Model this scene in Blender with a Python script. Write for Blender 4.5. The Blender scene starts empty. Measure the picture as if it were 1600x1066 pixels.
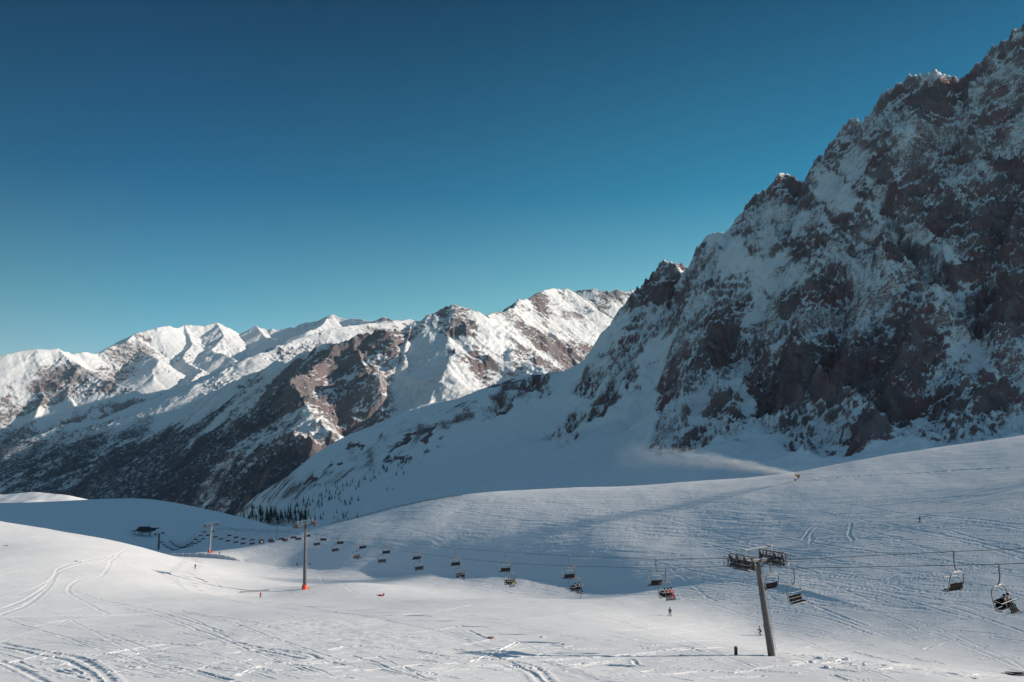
import bpy, bmesh, math, random
import numpy as np
from mathutils import Vector, Matrix

R = math.radians
scene = bpy.context.scene
COL = scene.collection

# ---------------------------------------------------------------- camera
F = 1230.0                       # focal length in pixels of the 1600 px wide photograph
HOR = 660.0                      # row of the horizon
PITCH = math.atan((HOR - 533.0) / F)
CP, SP = math.cos(PITCH), math.sin(PITCH)
cam_d = bpy.data.cameras.new("camera")
cam = bpy.data.objects.new("camera", cam_d)
COL.objects.link(cam)
cam.location = (0, 0, 0)
cam.rotation_euler = (R(90) + PITCH, 0, 0)
cam_d.sensor_width = 36
cam_d.lens = 36 * F / 1600
cam_d.clip_start = 0.5
cam_d.clip_end = 80000
scene.camera = cam
scene.render.resolution_x, scene.render.resolution_y = 1024, 682

# ---------------------------------------------------------------- light
SUN_AZ, SUN_EL = 84.0, 18.0      # azimuth clockwise from the view direction (+Y)
SL = Vector((math.sin(R(SUN_AZ)) * math.cos(R(SUN_EL)), math.cos(R(SUN_AZ)) * math.cos(R(SUN_EL)), math.sin(R(SUN_EL))))
sd = bpy.data.lights.new("sun", 'SUN')
sd.energy = 5.0
sd.angle = R(0.5)
sd.color = (1.0, 0.88, 0.74)
sun = bpy.data.objects.new("sun", sd)
COL.objects.link(sun)
sun.rotation_euler = SL.to_track_quat('Z', 'Y').to_euler()
world = bpy.data.worlds.new("World")
scene.world = world
world.use_nodes = True
wn, wl = world.node_tree.nodes, world.node_tree.links
wn.clear()
wo = wn.new('ShaderNodeOutputWorld')
bg = wn.new('ShaderNodeBackground')
sky = wn.new('ShaderNodeTexSky')
sky.sky_type = 'NISHITA'
sky.sun_disc = False
sky.sun_elevation = R(SUN_EL)
sky.sun_rotation = R(SUN_AZ)
sky.altitude = 2500
sky.air_density = 1.0
sky.dust_density = 0.3
sky.ozone_density = 2.0
tc = wn.new('ShaderNodeTexCoord')
sx = wn.new('ShaderNodeSeparateXYZ')
wl.new(tc.outputs['Generated'], sx.inputs[0])
tint = wn.new('ShaderNodeMix')
tint.data_type = 'RGBA'
tint.blend_type = 'MULTIPLY'
tint.inputs[0].default_value = 1.0
sr = wn.new('ShaderNodeValToRGB')          # film-like grading of the air: pale teal low down, deep blue higher up
el = sr.color_ramp.elements
el[0].position, el[0].color = 0.06, (0.92, 1.30, 1.30, 1)
el[1].position, el[1].color = 0.50, (0.0, 0.28, 0.42, 1)
for pos, cc_ in ((0.14, (0.50, 1.12, 1.04, 1)), (0.28, (0.08, 0.66, 0.80, 1)), (0.60, (1.05, 1.45, 1.34, 1))):
    e_ = sr.color_ramp.elements.new(pos); e_.color = cc_
wl.new(sx.outputs[2], sr.inputs[0])
wl.new(sr.outputs[0], tint.inputs[7])
t2 = wn.new('ShaderNodeMix'); t2.data_type = 'RGBA'; t2.blend_type = 'MULTIPLY'; t2.inputs[0].default_value = 1.0
mr = wn.new('ShaderNodeMapRange'); mr.inputs[1].default_value = -1.0; mr.inputs[2].default_value = 1.0
wl.new(sx.outputs[0], mr.inputs[0])
r2 = wn.new('ShaderNodeValToRGB')          # the sky brightens towards the sun's side
e2 = r2.color_ramp.elements
e2[0].position, e2[0].color = 0.19, (0.88, 0.68, 0.63, 1)
e2[1].position, e2[1].color = 0.30, (1.0, 1.0, 1.0, 1)
for pos, cc_ in ((0.53, (2.1, 1.52, 1.27, 1)), (0.62, (2.3, 1.6, 1.30, 1)), (1.0, (1.2, 1.15, 1.1, 1))):
    e_ = e2.new(pos); e_.color = cc_
wl.new(mr.outputs[0], r2.inputs[0])
wl.new(sky.outputs[0], t2.inputs[6]); wl.new(r2.outputs[0], t2.inputs[7])
wl.new(t2.outputs[2], tint.inputs[6])
wl.new(tint.outputs[2], bg.inputs[0])
bg.inputs[1].default_value = 0.075
wl.new(bg.outputs[0], wo.inputs[0])
scene.view_settings.view_transform = 'Standard'
scene.view_settings.look = 'None'
scene.view_settings.gamma = 1
scene.view_settings.exposure = 0.35

# ---------------------------------------------------------------- geometry of the view
def P(px, py, d):
    """world point seen at pixel (px, py) of the photograph at depth d (metres along +Y)"""
    u, v = (px - 800) / F, (533 - py) / F
    k = d / (CP - v * SP)
    return (u * k, d, (SP + v * CP) * k)

def proj(x, y, z):
    w = y * CP + z * SP
    return 800 + F * x / w, 533 - F * (-y * SP + z * CP) / w

# ---------------------------------------------------------------- numpy noise
def _hash(ix, iy, seed):
    h = (ix.astype(np.int64) * 374761393 + iy.astype(np.int64) * 668265263 + seed * 974634777) & 0xffffffff
    h = ((h ^ (h >> 13)) * 1274126177) & 0xffffffff
    h = ((h ^ (h >> 16)) * 2246822519) & 0xffffffff
    return (h ^ (h >> 15)) & 0xffffffff

def gnoise(x, y, seed=0):
    ix, iy = np.floor(x), np.floor(y)
    fx, fy = x - ix, y - iy
    ux = fx * fx * fx * (fx * (fx * 6 - 15) + 10)
    uy = fy * fy * fy * (fy * (fy * 6 - 15) + 10)
    def g(ax, ay, dx, dy):
        a = _hash(ax, ay, seed) * (2 * math.pi / 4294967296.0)
        return np.cos(a) * dx + np.sin(a) * dy
    n00 = g(ix, iy, fx, fy); n10 = g(ix + 1, iy, fx - 1, fy)
    n01 = g(ix, iy + 1, fx, fy - 1); n11 = g(ix + 1, iy + 1, fx - 1, fy - 1)
    return ((n00 * (1 - ux) + n10 * ux) * (1 - uy) + (n01 * (1 - ux) + n11 * ux) * uy) * 1.5

def fbm(x, y, octv=4, seed=0, gain=0.5, lac=2.03):
    s = 0; a = 1; t = 0
    for i in range(octv):
        s = s + a * gnoise(x, y, seed + i * 17); t += a
        a *= gain; x = x * lac + 3.7; y = y * lac - 1.9
    return s / t

def ridged(x, y, octv=4, seed=0, gain=0.5, lac=2.07):
    """0..1, sharp crests at 1"""
    s = 0; a = 1; t = 0; w = 1
    for i in range(octv):
        n = 1 - np.abs(gnoise(x, y, seed + i * 31)) * 1.5
        n = np.clip(n, 0, 1) ** 1.6
        s = s + a * n * w; t += a
        w = 0.35 + 0.65 * n
        a *= gain; x = x * lac + 5.1; y = y * lac + 2.3
    return s / t

def sstep(a, b, x):
    t = np.clip((x - a) / (b - a), 0, 1)
    return t * t * (3 - 2 * t)

class TPS:
    def __init__(self, pts, scale, smooth=0.0):
        p = np.array(pts, float); self.s = scale
        self.c = p[:, :2] / scale
        n = len(p)
        K = self.U(self.c[:, None, :], self.c[None, :, :]) + np.eye(n) * smooth
        Pm = np.hstack([np.ones((n, 1)), self.c])
        A = np.zeros((n + 3, n + 3)); A[:n, :n] = K; A[:n, n:] = Pm; A[n:, :n] = Pm.T
        b = np.concatenate([p[:, 2], np.zeros(3)])
        w = np.linalg.solve(A, b); self.w, self.a = w[:n], w[n:]
    def U(self, a, b):
        r2 = ((a - b) ** 2).sum(-1)
        return 0.5 * r2 * np.log(r2 + 1e-12)
    def __call__(self, x, y):
        sh = np.shape(x); X = np.stack([np.ravel(x), np.ravel(y)], 1) / self.s
        out = np.empty(len(X))
        for i in range(0, len(X), 40000):
            q = X[i:i + 40000]
            out[i:i + 40000] = self.U(q[:, None, :], self.c[None]) @ self.w + self.a[0] + q @ self.a[1:]
        return out.reshape(sh)

def ridge_field(x, y, ridges):
    """terrain that falls away from every ridge line; ridges = (points, slope right side, slope left side, power)"""
    best = np.full(x.shape, -1e9)
    for pts, k, pw in ridges:
        for a, b in zip(pts[:-1], pts[1:]):
            ax, ay, az = a; bx, by, bz = b
            ux, uy = bx - ax, by - ay; L2 = ux * ux + uy * uy
            t = np.clip(((x - ax) * ux + (y - ay) * uy) / L2, 0, 1)
            dd = np.hypot(x - ax - t * ux, y - ay - t * uy)
            h = az + (bz - az) * t - k * dd ** pw * (300.0 ** (1 - pw))
            np.maximum(best, h, out=best)
    return best

def sheet(name, X, Y, Z, mat, attrs, label=None):
    nr, nc = X.shape
    me = bpy.data.meshes.new(name)
    co = np.stack([X, Y, Z], -1).reshape(-1, 3).astype(np.float32)
    me.vertices.add(len(co)); me.vertices.foreach_set("co", co.ravel())
    idx = np.arange(nr * nc, dtype=np.int32).reshape(nr, nc)
    q = np.stack([idx[:-1, :-1], idx[:-1, 1:], idx[1:, 1:], idx[1:, :-1]], -1).reshape(-1, 4)
    me.loops.add(q.size); me.loops.foreach_set("vertex_index", q.ravel())
    me.polygons.add(len(q))
    me.polygons.foreach_set("loop_start", np.arange(0, q.size, 4, dtype=np.int32))
    me.polygons.foreach_set("use_smooth", np.ones(len(q), dtype=bool))
    me.update(calc_edges=True)
    for k, v in attrs.items():
        a = me.attributes.new(k, 'FLOAT', 'POINT')
        a.data.foreach_set("value", np.ascontiguousarray(v, dtype=np.float32).ravel())
    me.materials.append(mat)
    o = bpy.data.objects.new(name, me); COL.objects.link(o)
    o["kind"] = "structure"
    if label: o["label"] = label
    return o

def normals(X, Y, Z):
    P3 = np.stack([X, Y, Z], -1)
    du = np.gradient(P3, axis=1); dv = np.gradient(P3, axis=0)
    n = np.cross(du, dv); n /= np.linalg.norm(n, axis=-1, keepdims=True) + 1e-9
    n *= np.sign(n[..., 2:3] + 1e-9)
    return n

# ---------------------------------------------------------------- materials
def new_mat(name):
    m = bpy.data.materials.new(name); m.use_nodes = True
    nt = m.node_tree; nt.nodes.clear()
    out = nt.nodes.new('ShaderNodeOutputMaterial')
    bs = nt.nodes.new('ShaderNodeBsdfPrincipled')
    nt.links.new(bs.outputs[0], out.inputs[0])
    return m, nt, bs

def N(nt, t, **kw):
    n = nt.nodes.new(t)
    for k, v in kw.items(): setattr(n, k, v)
    return n

def math_n(nt, op, a, b=None, c=None, clamp=False):
    n = nt.nodes.new('ShaderNodeMath'); n.operation = op; n.use_clamp = clamp
    for i, v in enumerate((a, b, c)):
        if v is None: continue
        if isinstance(v, (int, float)): n.inputs[i].default_value = v
        else: nt.links.new(v, n.inputs[i])
    return n.outputs[0]

def noise_n(nt, vec, scale, detail=4, rough=0.55, dist=0.0):
    n = nt.nodes.new('ShaderNodeTexNoise')
    n.inputs['Scale'].default_value = scale; n.inputs['Detail'].default_value = detail
    n.inputs['Roughness'].default_value = rough; n.inputs['Distortion'].default_value = dist
    nt.links.new(vec, n.inputs['Vector']); return n.outputs['Fac']

def mapping(nt, vec, scale=(1, 1, 1), rot=(0, 0, 0)):
    m = nt.nodes.new('ShaderNodeMapping'); nt.links.new(vec, m.inputs['Vector'])
    m.inputs['Scale'].default_value = scale; m.inputs['Rotation'].default_value = rot
    return m.outputs[0]

def mixc(nt, fac, a, b):
    m = nt.nodes.new('ShaderNodeMix'); m.data_type = 'RGBA'
    nt.links.new(fac, m.inputs[0])
    for i, v in ((6, a), (7, b)):
        if isinstance(v, tuple): m.inputs[i].default_value = (*v, 1)
        else: nt.links.new(v, m.inputs[i])
    return m.outputs[2]

def ramp(nt, fac, a, b):
    n = nt.nodes.new('ShaderNodeMapRange'); n.interpolation_type = 'SMOOTHSTEP'
    nt.links.new(fac, n.inputs[0]); n.inputs[1].default_value = a; n.inputs[2].default_value = b
    return n.outputs[0]

def snow_near_mat():
    m, nt, bs = new_mat("piste_snow")
    geo = N(nt, 'ShaderNodeNewGeometry').outputs['Position']
    big = noise_n(nt, geo, 0.03, 3)
    soil = N(nt, 'ShaderNodeAttribute', attribute_name='rock').outputs['Fac']
    det = noise_n(nt, geo, 1.3, 5, 0.65)
    sm = ramp(nt, math_n(nt, 'ADD', soil, math_n(nt, 'MULTIPLY', det, 0.5)), 0.72, 0.8)
    c = mixc(nt, big, (0.76, 0.76, 0.775), (0.83, 0.825, 0.83))
    c = mixc(nt, sm, c, (0.16, 0.12, 0.10))
    nt.links.new(c, bs.inputs['Base Color'])
    bs.inputs['Roughness'].default_value = 0.62
    bs.inputs['Specular IOR Level'].default_value = 0.3
    # wind crust and crossing ski marks
    w1 = noise_n(nt, mapping(nt, geo, (0.10, 1.1, 1.1), (0, 0, R(6))), 1.0, 5, 0.6, 1.2)
    w2 = noise_n(nt, mapping(nt, geo, (0.10, 1.1, 1.1), (0, 0, R(37))), 1.0, 4, 0.6, 0.8)
    w3 = noise_n(nt, geo, 3.0, 5, 0.7)
    h = math_n(nt, 'ADD', math_n(nt, 'MULTIPLY', w1, 0.5), math_n(nt, 'MULTIPLY', w2, 0.5))
    h = math_n(nt, 'ADD', h, math_n(nt, 'MULTIPLY', w3, 0.08))
    b = N(nt, 'ShaderNodeBump'); b.inputs['Strength'].default_value = 0.5; b.inputs['Distance'].default_value = 0.42
    nt.links.new(h, b.inputs['Height']); nt.links.new(b.outputs[0], bs.inputs['Normal'])
    return m

def alpine_mat(name, sc, rock_a, rock_b, red, forest=(0.035, 0.04, 0.045), lo=0.46, hi=0.56, bump=1.0, redfac=1.0, snow=(0.80, 0.80, 0.815)):
    """snow over rock: attribute rock says how bare the face is, noise breaks the edge into ledges"""
    m, nt, bs = new_mat(name)
    geo = N(nt, 'ShaderNodeNewGeometry').outputs['Position']
    rk = N(nt, 'ShaderNodeAttribute', attribute_name='rock').outputs['Fac']
    fo = N(nt, 'ShaderNodeAttribute', attribute_name='forest').outputs['Fac']
    # ledges climb to the right along the face, cracks and runnels fall straight down it
    ux, uy = 0.66, -0.75
    def dot(v):
        d_ = N(nt, 'ShaderNodeVectorMath', operation='DOT_PRODUCT'); nt.links.new(geo, d_.inputs[0]); d_.inputs[1].default_value = v
        return d_.outputs['Value']
    def vec(a, b, c_):
        k_ = N(nt, 'ShaderNodeCombineXYZ')
        for i_, v_ in enumerate((a, b, c_)): nt.links.new(v_, k_.inputs[i_])
        return k_.outputs[0]
    ca, sa = math.cos(R(32)), math.sin(R(32))
    along = (ux * ca, uy * ca, sa); cross = (-ux * sa, -uy * sa, ca); out_ = (0.75, 0.66, 0)
    sv = lambda v, k: tuple(q * k for q in v)
    led = noise_n(nt, vec(dot(sv(along, 0.35)), dot(sv(cross, 1.7)), dot(out_)), 0.060 * sc, 8, 0.72, 0.5)
    run = noise_n(nt, vec(dot(sv((ux, uy, 0), 1.5)), dot(sv((0, 0, 1), 0.4)), dot(sv(out_, .8))), 0.055 * sc, 7, 0.72, 0.4)
    n2 = noise_n(nt, geo, 0.30 * sc, 6, 0.78)
    ns = math_n(nt, 'ADD', math_n(nt, 'MULTIPLY', led, 0.45), math_n(nt, 'MULTIPLY', run, 0.22))
    nn = math_n(nt, 'ADD', ns, math_n(nt, 'MULTIPLY', n2, 0.33))
    n1 = led
    msk = ramp(nt, math_n(nt, 'ADD', rk, math_n(nt, 'SUBTRACT', nn, 0.5)), lo, hi)
    cn = noise_n(nt, geo, 0.012 * sc, 5, 0.6)
    rc = mixc(nt, ramp(nt, cn, 0.38, 0.62), rock_a, rock_b)
    rn = noise_n(nt, geo, 0.007 * sc, 3, 0.5)
    rc = mixc(nt, math_n(nt, 'MULTIPLY', ramp(nt, rn, 0.46, 0.62), redfac), rc, red)
    rc = mixc(nt, ramp(nt, n2, 0.3, 0.75), rc, mixc(nt, n1, (0.05, 0.045, 0.045), rc))
    fn = math_n(nt, 'ADD', math_n(nt, 'MULTIPLY', n2, 0.5), math_n(nt, 'MULTIPLY', run, 0.5))
    fm = ramp(nt, math_n(nt, 'ADD', fo, math_n(nt, 'MULTIPLY', math_n(nt, 'SUBTRACT', fn, 0.5), 2.4)), 0.30, 0.46)
    dust = math_n(nt, 'MULTIPLY', ramp(nt, n2, 0.50, 0.66), 0.55)
    rc = mixc(nt, dust, rc, (0.62, 0.62, 0.64))
    c = mixc(nt, msk, snow, rc)
    c = mixc(nt, fm, c, forest)
    nt.links.new(c, bs.inputs['Base Color'])
    bs.inputs['Roughness'].default_value = 0.8
    bs.inputs['Specular IOR Level'].default_value = 0.15
    b = N(nt, 'ShaderNodeBump'); b.inputs['Strength'].default_value = 0.8
    b.inputs['Distance'].default_value = bump
    nt.links.new(math_n(nt, 'MULTIPLY', nn, math_n(nt, 'ADD', math_n(nt, 'MULTIPLY', rk, 4.0), 1.0)), b.inputs['Height'])
    nt.links.new(b.outputs[0], bs.inputs['Normal'])
    return m

# ================================================================ TERRAIN
# ---------------------------------------------------------------- near slopes (one sheet of snow)
near_px = [
 (-250,1066,52),(0,1066,60),(400,1066,62),(800,1066,68),(1200,1066,80),(1600,1066,82),(1900,1080,84),
 (-200,1000,88),(0,1000,90),(400,1000,95),(800,1000,105),(1100,1012,102),(1207,1026,92),(1400,1040,93),(1600,1062,88),
 (0,960,118),(200,960,140),(400,960,140),(600,960,145),(800,962,145),(950,965,155),(1047,962,165),(1187,993,160),
 (1300,1004,142),(1500,1034,126),(1620,1040,118),
 (1600,960,150),(1800,930,150),(1437,900,185),(1437,812,232),(1600,800,220),(1600,740,270),(1850,700,270),(1300,950,175),
 (1600,684,330),(1850,640,330),(1450,703,338),(1340,716,345),(1245,749,358),(1100,757,372),(1000,763,380),(900,767,388),(740,771,388),(640,793,398),(560,812,402),(500,829,408),
 (1245,850,255),(1000,850,295),(1120,800,310),(900,850,320),(900,800,360),(720,850,335),(720,800,372),(600,850,350),
 (1200,932,190),(1040,921,225),(905,934,250),(900,913,275),(720,901,306),(600,889,324),(500,883,338),(430,876,350),
 (477,921,260),(595,933,240),(700,940,220),(407,932,250),(800,930,215),(560,905,275),
 (0,816,300),(-150,790,300),(100,833,300),(210,851,310),(265,869,330),(-150,850,250),(0,850,255),(100,865,245),(0,900,195),(200,900,220),(330,930,230),(305,890,290),(340,905,280),
 (327,864,425),(370,867,395),(400,879,350),(290,869,400),(343,870,370),
 # the shaded hollow beyond the knolls and its far rim
 (-250,800,600),(0,805,600),(100,836,560),(200,864,560),(240,859,655),(300,862,600),(180,850,640),(250,886,530),(350,872,520),(420,868,480),(450,853,560),
 (-250,784,900),(0,792,920),(80,794,930),(150,790,940),(240,784,940),(300,791,900),(350,804,840),(0,799,790),(80,799,800),(-150,795,780),(150,797,820),(-300,790,850),(430,822,700),(480,833,640),
]
near_pts = [P(*q) for q in near_px]
near_pts += [(-60,10,-9),(0,5,-6),(0,30,-13),(60,10,-10),(-150,60,-18),(150,50,-22),(-300,20,-14),(300,80,-22),
 (0,-60,8),(-250,-60,8),(250,-60,6),
 (-120,360,-62),(-200,380,-62),(-260,420,-66),(-300,480,-70),
 (-60,500,-85),(60,480,-66),(160,450,-52),(260,420,-28),(400,400,-2),(550,380,20),
 (-100,620,-140),(60,620,-130),(250,600,-110),(450,560,-70),(700,540,-30),
 (-750,1050,-200),(-450,1100,-210),(-200,1050,-210),(0,900,-220),(300,900,-200),(700,850,-150),
 (-700,300,-20),(-600,600,-50),(-900,800,-60)]
near_tps = TPS(near_pts, 200.0, smooth=0.0008)

class Fit(TPS):
    """the same surface, bent so that the hillside leans to the low sun as steeply as it should"""
    def __init__(self, pts, wts, gpts, gval, gdir, scale, extra):
        p = np.array(pts, float); self.s = scale
        self.c = np.vstack([p[:, :2], extra]) / scale
        n = len(self.c)
        def rows(q):
            q = q / scale
            return np.hstack([self.U(q[:, None, :], self.c[None]), np.ones((len(q), 1)), q])
        A = [rows(p[:, :2]) * wts[:, None]]; b = [p[:, 2] * wts]
        g = np.array(gpts); h = 4.0
        A.append((rows(g + gdir * h) - rows(g - gdir * h)) / (2 * h) * 60.0); b.append(np.array(gval) * 60.0)
        Cn = np.zeros((3, n + 3)); Cn[0, :n] = 1; Cn[1:, :n] = self.c.T
        A.append(Cn * 100); b.append(np.zeros(3))
        A.append(np.hstack([np.eye(n) * 0.02, np.zeros((n, 3))])); b.append(np.zeros(n))
        w = np.linalg.lstsq(np.vstack(A), np.concatenate(b), rcond=None)[0]
        self.w, self.a = w[:n], w[n:]
TE = math.tan(R(SUN_EL))
wts = np.ones(len(near_pts)) * 3.0
for i, (px_, py_, d_) in enumerate(near_px):
    if px_ > 560 and px_ <= 1620 and 790 < py_ < 905 and d_ < 380: wts[i] = 0.10
    if px_ > 1100 and 730 < py_ < 980 and d_ > 140 and d_ < 280: wts[i] = 0.10
crest_x = [450,500,560,640,740,900,1000,1100,1245,1340,1450,1600,1700]
crest_y = [840,829,812,793,771,767,763,757,749,716,703,684,670]
foot_x = [450,500,600,720,900,1040,1200,1300,1500,1700]
foot_y = [880,883,889,901,913,921,940,960,990,1000]
gpts, gval, extra = [], [], []
for px_ in range(480, 1681, 60):
    y0_, y1_ = np.interp(px_, crest_x, crest_y), np.interp(px_, foot_x, foot_y)
    d0_, d1_ = np.interp(px_, [450,740,1000,1245,1340,1600,1700], [410,388,380,358,345,330,320]), np.interp(px_, [450,720,900,1040,1200,1300,1600], [345,306,275,225,190,165,140])
    for t_ in (0.0, .08, .18, .3, .42, .55, .7, .85, .97):
        py_ = y0_ + (y1_ - y0_) * t_; d_ = d0_ + (d1_ - d0_) * t_ ** .8
        x_, y_, z_ = P(px_, py_, d_)
        dark_ = TE - 0.072
        right_ = max(0, min(1, (px_ - 1120) / 200))
        tgt = np.interp(t_, [0, .12, .3, .5, .85, 1], [TE - .14, TE - .115, TE - .075 - .02 * right_, TE - .06 - .02 * right_, TE - .045 - .05 * right_, TE - .045 - .08 * right_])
        if px_ < 720: tgt = np.interp(t_, [0, .1, .5, 1], [TE - .05, TE - .04, TE - .03, TE - .02])
        gpts.append((x_, y_)); gval.append(tgt)
        if t_ in (.18, .42, .7): extra.append((x_ + 3, y_ + 2))
near_tps = Fit(near_pts, wts, gpts, gval, np.array([math.sin(R(SUN_AZ)), math.cos(R(SUN_AZ))]), 200.0, np.array(extra))

def cols(a, b, n, lo, hi, m):
    return np.concatenate([np.linspace(lo, a, m, endpoint=False), np.linspace(a, b, n), np.linspace(b, hi, m + 1)[1:]])

QN = 1.0
C = cols(-0.70, 0.70, int(1150 * QN), -2.6, 2.2, 40)
D = np.concatenate([np.linspace(6, 55, 24, endpoint=False), np.exp(np.linspace(math.log(55), math.log(480), int(1300 * QN))), np.linspace(480, 1120, 190)[1:]])
NC, ND = np.meshgrid(C, D)
NX, NY = NC * ND, ND
NZ = near_tps(NX, NY)
nfade = sstep(40, 70, NY)
# the run meets the hillside in a crease: the hill starts steeper there
crs = np.array([P(*q)[:2] for q in [(380,872,358),(430,876,350),(500,883,338),(600,889,324),(720,901,306),(900,913,275),(1040,921,225),(1120,927,205),(1180,932,192)]])
cd = np.full(NX.shape, 1e9); sgn = np.zeros(NX.shape)
for a, b in zip(crs[:-1], crs[1:]):
    u = b - a; L2 = (u * u).sum(); t = np.clip(((NX - a[0]) * u[0] + (NY - a[1]) * u[1]) / L2, 0, 1)
    dd = np.hypot(NX - a[0] - t * u[0], NY - a[1] - t * u[1])
    s_ = (NX - a[0]) * -u[1] + (NY - a[1]) * u[0]
    sgn = np.where(dd < cd, np.sign(s_), sgn); cd = np.minimum(cd, dd)
endf = sstep(75, 30, NX)
NZ += np.where(sgn > 0, 1.9 * (cd / 26) * np.exp(1 - cd / 26), 0) * endf
NZ += 0.5 * fbm(NX / 45, NY / 45, 3, 5) * nfade + 0.12 * fbm(NX / 11, NY / 11, 3, 9) * nfade
# drifts, cat ridges and old traverse marks: long shallow waves that run along the fall line breaks
wx = NX + 6 * fbm(NX / 40, NY / 40, 2, 31); wy = NY + 5 * fbm(NX / 30, NY / 30, 3, 32)
hm = np.where(sgn > 0, sstep(0, 18, cd), 0) * sstep(470, 430, NY)     # the hillside: marks follow traverses, not the x axis
hx = wx * .80 - wy * .60; hy = wx * .60 + wy * .80
str1 = fbm(wx / 16, wy / 1.7, 3, 33) * (1 - hm) + hm * 0.7 * fbm(hx / 26, hy / 2.6, 4, 36)
str2 = fbm((wx + .25 * wy) / 9, (wy - .2 * wx) / 0.9, 2, 35) * (1 - hm) + hm * 1.9 * fbm((hx + .2 * hy) / 12, (hy - .1 * hx) / 1.2, 3, 37)
patch = sstep(-0.15, 0.35, fbm(NX / 35, NY / 35, 3, 41))
hollow = sstep(480, 600, NY)
rough_zone = (0.35 + 0.65 * sstep(190, 250, NY)) * (1 - 0.8 * hollow)
NZ += (0.13 * str1 + 0.055 * str2 * patch) * rough_zone * nfade
NZ += 0.035 * ridged(wx / 7, wy / 2.5, 3, 44) * patch * nfade

npx, npy = proj(NX, NY, NZ)

def ground_at(px, py, dmin=0.0):
    """first point of the near sheet met along the sight line through a pixel"""
    u = (px - 800) / F
    for it in range(3):
        j = int(np.clip(np.searchsorted(C, u / CP if it == 0 else cc), 1, len(C) - 1))
        col = npy[:, j]
        ok = np.where((col <= py) & (D >= dmin))[0]
        i = int(ok[0]) if len(ok) else len(D) - 1
        y, z = D[i], NZ[i, j]
        cc = u * (y * CP + z * SP) / y
    return (cc * y, y, z)

def gz(x, y):
    i = int(np.clip(np.searchsorted(D, y), 1, len(D) - 1)); c = x / y
    j = int(np.clip(np.searchsorted(C, c), 1, len(C) - 1))
    t = (y - D[i - 1]) / (D[i] - D[i - 1]); s = (c - C[j - 1]) / (C[j] - C[j - 1])
    return float((NZ[i-1, j-1] * (1-s) + NZ[i-1, j] * s) * (1-t) + (NZ[i, j-1] * (1-s) + NZ[i, j] * s) * t)

NR = np.zeros_like(NZ)
def carve(pts, depth, width, rim=0.6):
    """press a groove with raised rims along a world polyline"""
    P2 = np.array([(p[0], p[1]) for p in pts]); width = max(width, 0.0019 * float(P2[:, 1].mean()))
    for a, b in zip(P2[:-1], P2[1:]):
        m = width * 4
        y0, y1 = min(a[1], b[1]) - m, max(a[1], b[1]) + m
        i0, i1 = np.searchsorted(D, y0), np.searchsorted(D, y1)
        cs = [a[0] / a[1], b[0] / b[1]]
        cm = m / max(min(a[1], b[1]), 5)
        j0, j1 = np.searchsorted(C, min(cs) - cm * 1.5), np.searchsorted(C, max(cs) + cm * 1.5)
        if i1 <= i0 or j1 <= j0: continue
        x, y = NX[i0:i1, j0:j1], NY[i0:i1, j0:j1]
        u = b - a; L2 = (u * u).sum() + 1e-9
        t = np.clip(((x - a[0]) * u[0] + (y - a[1]) * u[1]) / L2, 0, 1)
        dd = np.hypot(x - a[0] - t * u[0], y - a[1] - t * u[1]) / width
        g = -np.exp(-dd ** 2) + rim * np.exp(-((dd - 1.7) / 0.6) ** 2)
        cur = GR[i0:i1, j0:j1]
        np.copyto(cur, np.where(np.abs(g * depth) > np.abs(cur), g * depth, cur))
GR = np.zeros_like(NZ)

def curve_pts(pts, n=8):
    out = []
    P_ = [np.array(p, float) for p in pts]
    P_ = [2 * P_[0] - P_[1]] + P_ + [2 * P_[-1] - P_[-2]]
    for i in range(1, len(P_) - 2):
        for k in range(n):
            t = k / n
            a, b, c_, d_ = P_[i-1], P_[i], P_[i+1], P_[i+2]
            out.append(0.5 * ((2*b) + (-a + c_) * t + (2*a - 5*b + 4*c_ - d_) * t*t + (-a + 3*b - 3*c_ + d_) * t**3))
    out.append(P_[-2]); return out

def track(pix, depth=0.12, width=0.35, rim=0.6):
    w = [ground_at(x, y) for x, y in pix]
    carve(curve_pts([(a, b) for a, b, c in w], 7), depth, width, rim)

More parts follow.
